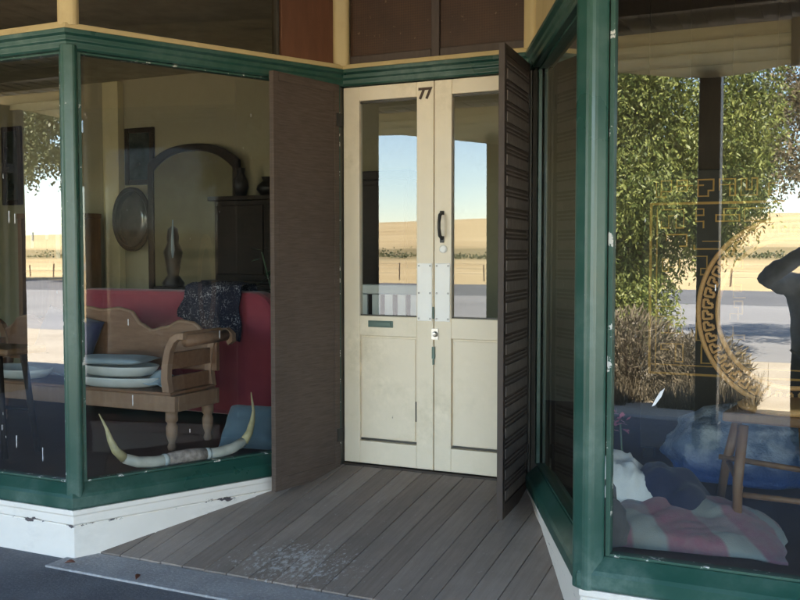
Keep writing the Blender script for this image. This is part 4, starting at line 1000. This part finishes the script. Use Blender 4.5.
# striped blanket heap with UVs
def heap(name, mat, f, nu, nv, loc, label, cat, solid=.012, uv=False):
    b = MB(); b.grid(f, nu, nv)
    if uv:
        ul = b.bm.loops.layers.uv.new('UVMap'); b.bm.verts.index_update()
        for fc in b.bm.faces:
            for lp in fc.loops: i = lp.vert.index; lp[ul].uv = ((i//(nv+1))/nu, (i % (nv+1))/nv)
    o = b.build(name, mat, None, smooth=True, solid=solid); o.location = loc; tag(o, label, cat); return o
def blanket(u, v):
    x, y = (u-.5)*2, (v-.5)*2
    d = max(0, 1-abs(x)**6)*max(0, 1-abs(y)**6)
    p = Vector((x*1.1, y*1.1, 3))
    fold = abs(noise.noise(Vector((x*1.3+y*.9, y*.5-x*.3, 5))))            # sharp-bottomed creases
    fold2 = abs(noise.noise(Vector((x*3.1-y*1.4, y*2.2, 8))))
    h = (.098-.05*x+.04*y)*d**.28+.055*fold*d+.028*fold2*d**.5+.02*noise.noise(p)*d
    if x > .35: h -= .03*(x-.35)
    return (x*.335*(1-.08*y)+.025*noise.noise(Vector((y*2, 1, 0))), y*.235+.05*x+.025*noise.noise(Vector((x*2.5, 2, 0))), .010+max(0, h))
heap('blanket', M['plaid'], blanket, 46, 36, (-.585, 4.08, Z0), 'pink and grey striped woollen blanket bundled in the right window', 'blanket', uv=True)
def shirt(u, v):
    x, y = (u-.5)*2, (v-.5)*2
    d = max(0, 1-abs(x)**4)*max(0, 1-abs(y)**4)
    h = (.29-.07*x)*d**.32
    cr = abs(noise.noise(Vector((x*1.4+y*.6, y*1.1-x*.8, 9))))
    return (x*.165+.03*y, y*.14, .01+h*(1-.20*cr-.14*abs(noise.noise(Vector((x*3.6+y*1.5, y*1.2-x*.5, 4)))))+.006*noise.noise(Vector((x*5, y*5, 3))))
heap('white_shirt', M['whitecloth'], shirt, 34, 30, (-.875, 4.17, Z0), 'crumpled white garment heaped behind the dark bag in the right window', 'clothing', .006)
def navyg(u, v):
    x, y = (u-.5)*2, (v-.5)*2
    d = max(0, 1-abs(x)**3)*max(0, 1-abs(y)**3)
    return (x*.17+.03*y, y*.15, .01+.25*d**.5*(1+.15*noise.noise(Vector((x*2, y*2, 4))))*(1-.25*x)+.01*math.sin(x*8-y*5))
heap('navy_garment', M['navyplain'], navyg, 30, 26, (-.715, 4.20, Z0), 'dark navy garment bundled between the white garment and the blanket', 'clothing', .006)
gb = thing('handbag', (-.885, 3.80, Z0), 'small dark grey handbag at the foot of the right corner post', 'bag')
b = MB(); b.grid(bagf(8, .075, .06, .22), 28, 18); bmesh.ops.remove_doubles(b.bm, verts=b.bm.verts[:], dist=.0005); b.build('bag_body', M['greybag'], gb, smooth=True)
b = MB(); b.tube([(-.035, 0, .17), (-.03, 0, .25), (-.01, 0, .29), (.015, 0, .25), (.02, 0, .18)], .008, 8); b.build('handle', M['greybag'], gb, smooth=True)
fl = thing('pink_flower', (-1.06, 4.75, Z0), 'small pink artificial flower behind the white garment', 'flower')
b = MB(); r = random.Random(2)
for i in range(26):
    a = r.uniform(0, 6.28); q = r.uniform(.01, .05); p = Vector((q*math.cos(a), q*math.sin(a), .34+r.uniform(-.05, .05))); d = Vector((r.uniform(-1, 1), r.uniform(-1, 1), r.uniform(-.3, 1))).normalized()*.035; s2 = d.cross(Vector((.3, .2, 1))).normalized()*.014
    b.bm.faces.new([b.bm.verts.new(x_) for x_ in (p, p+d*.5+s2, p+d, p+d*.5-s2)])
b.build('petal', M['pink'], fl)
b = MB(); b.tube([(0, 0, 0), (.01, 0, .2), (0, 0, .34)], .005, 6); b.build('stem', M['leafpot'], fl)

# ------------------------------------------------------------------ camera, light, render settings
cd = bpy.data.cameras.new('Camera'); cam = bpy.data.objects.new('Camera', cd); col.objects.link(cam)
cd.sensor_width = 36; cd.lens = 43.2; cd.clip_start = .02; cd.clip_end = 4000
cam.location = (0, 0, CAM); cam.rotation_euler = (R(90-2.75), R(0.0), R(25.6)); sc.camera = cam

el, az = R(54), R(14)          # sun stands behind the shop, so its front lies in shade
sd = Vector((math.sin(az)*math.cos(el), math.cos(az)*math.cos(el), math.sin(el)))
ld = bpy.data.lights.new('Sun', 'SUN'); ld.energy = 4.6; ld.angle = R(.5); ld.color = (1, .925, .80)
lo = bpy.data.objects.new('Sun', ld); col.objects.link(lo); lo.rotation_euler = (-sd).to_track_quat('-Z', 'Y').to_euler(); lo.location = (5, 20, 30)
w = bpy.data.worlds.new('World'); sc.world = w; w.use_nodes = True; nt = w.node_tree; nt.nodes.clear()
sk = nt.nodes.new('ShaderNodeTexSky'); sk.sky_type = 'NISHITA'; sk.sun_disc = False; sk.sun_elevation = el; sk.sun_rotation = az; sk.air_density = 1.0; sk.dust_density = .15; sk.ozone_density = 1.2
bg = nt.nodes.new('ShaderNodeBackground'); bg.inputs[1].default_value = .09
ou = nt.nodes.new('ShaderNodeOutputWorld'); nt.links.new(sk.outputs[0], bg.inputs[0]); nt.links.new(bg.outputs[0], ou.inputs[0])
vs = sc.view_settings; vs.view_transform = 'Standard'; vs.look = 'None'; vs.exposure = 3.88; vs.gamma = 1; vs.use_curve_mapping = False
cy = sc.cycles; cy.max_bounces = 10; cy.diffuse_bounces = 5; cy.glossy_bounces = 5; cy.transparent_max_bounces = 16; cy.caustics_reflective = False; cy.caustics_refractive = False
cy.sample_clamp_indirect = 6; cy.use_denoising = True
try: cy.denoiser = 'OPENIMAGEDENOISE'; cy.denoising_prefilter = 'ACCURATE'
except Exception: pass
cy.use_adaptive_sampling = True; cy.adaptive_threshold = .01
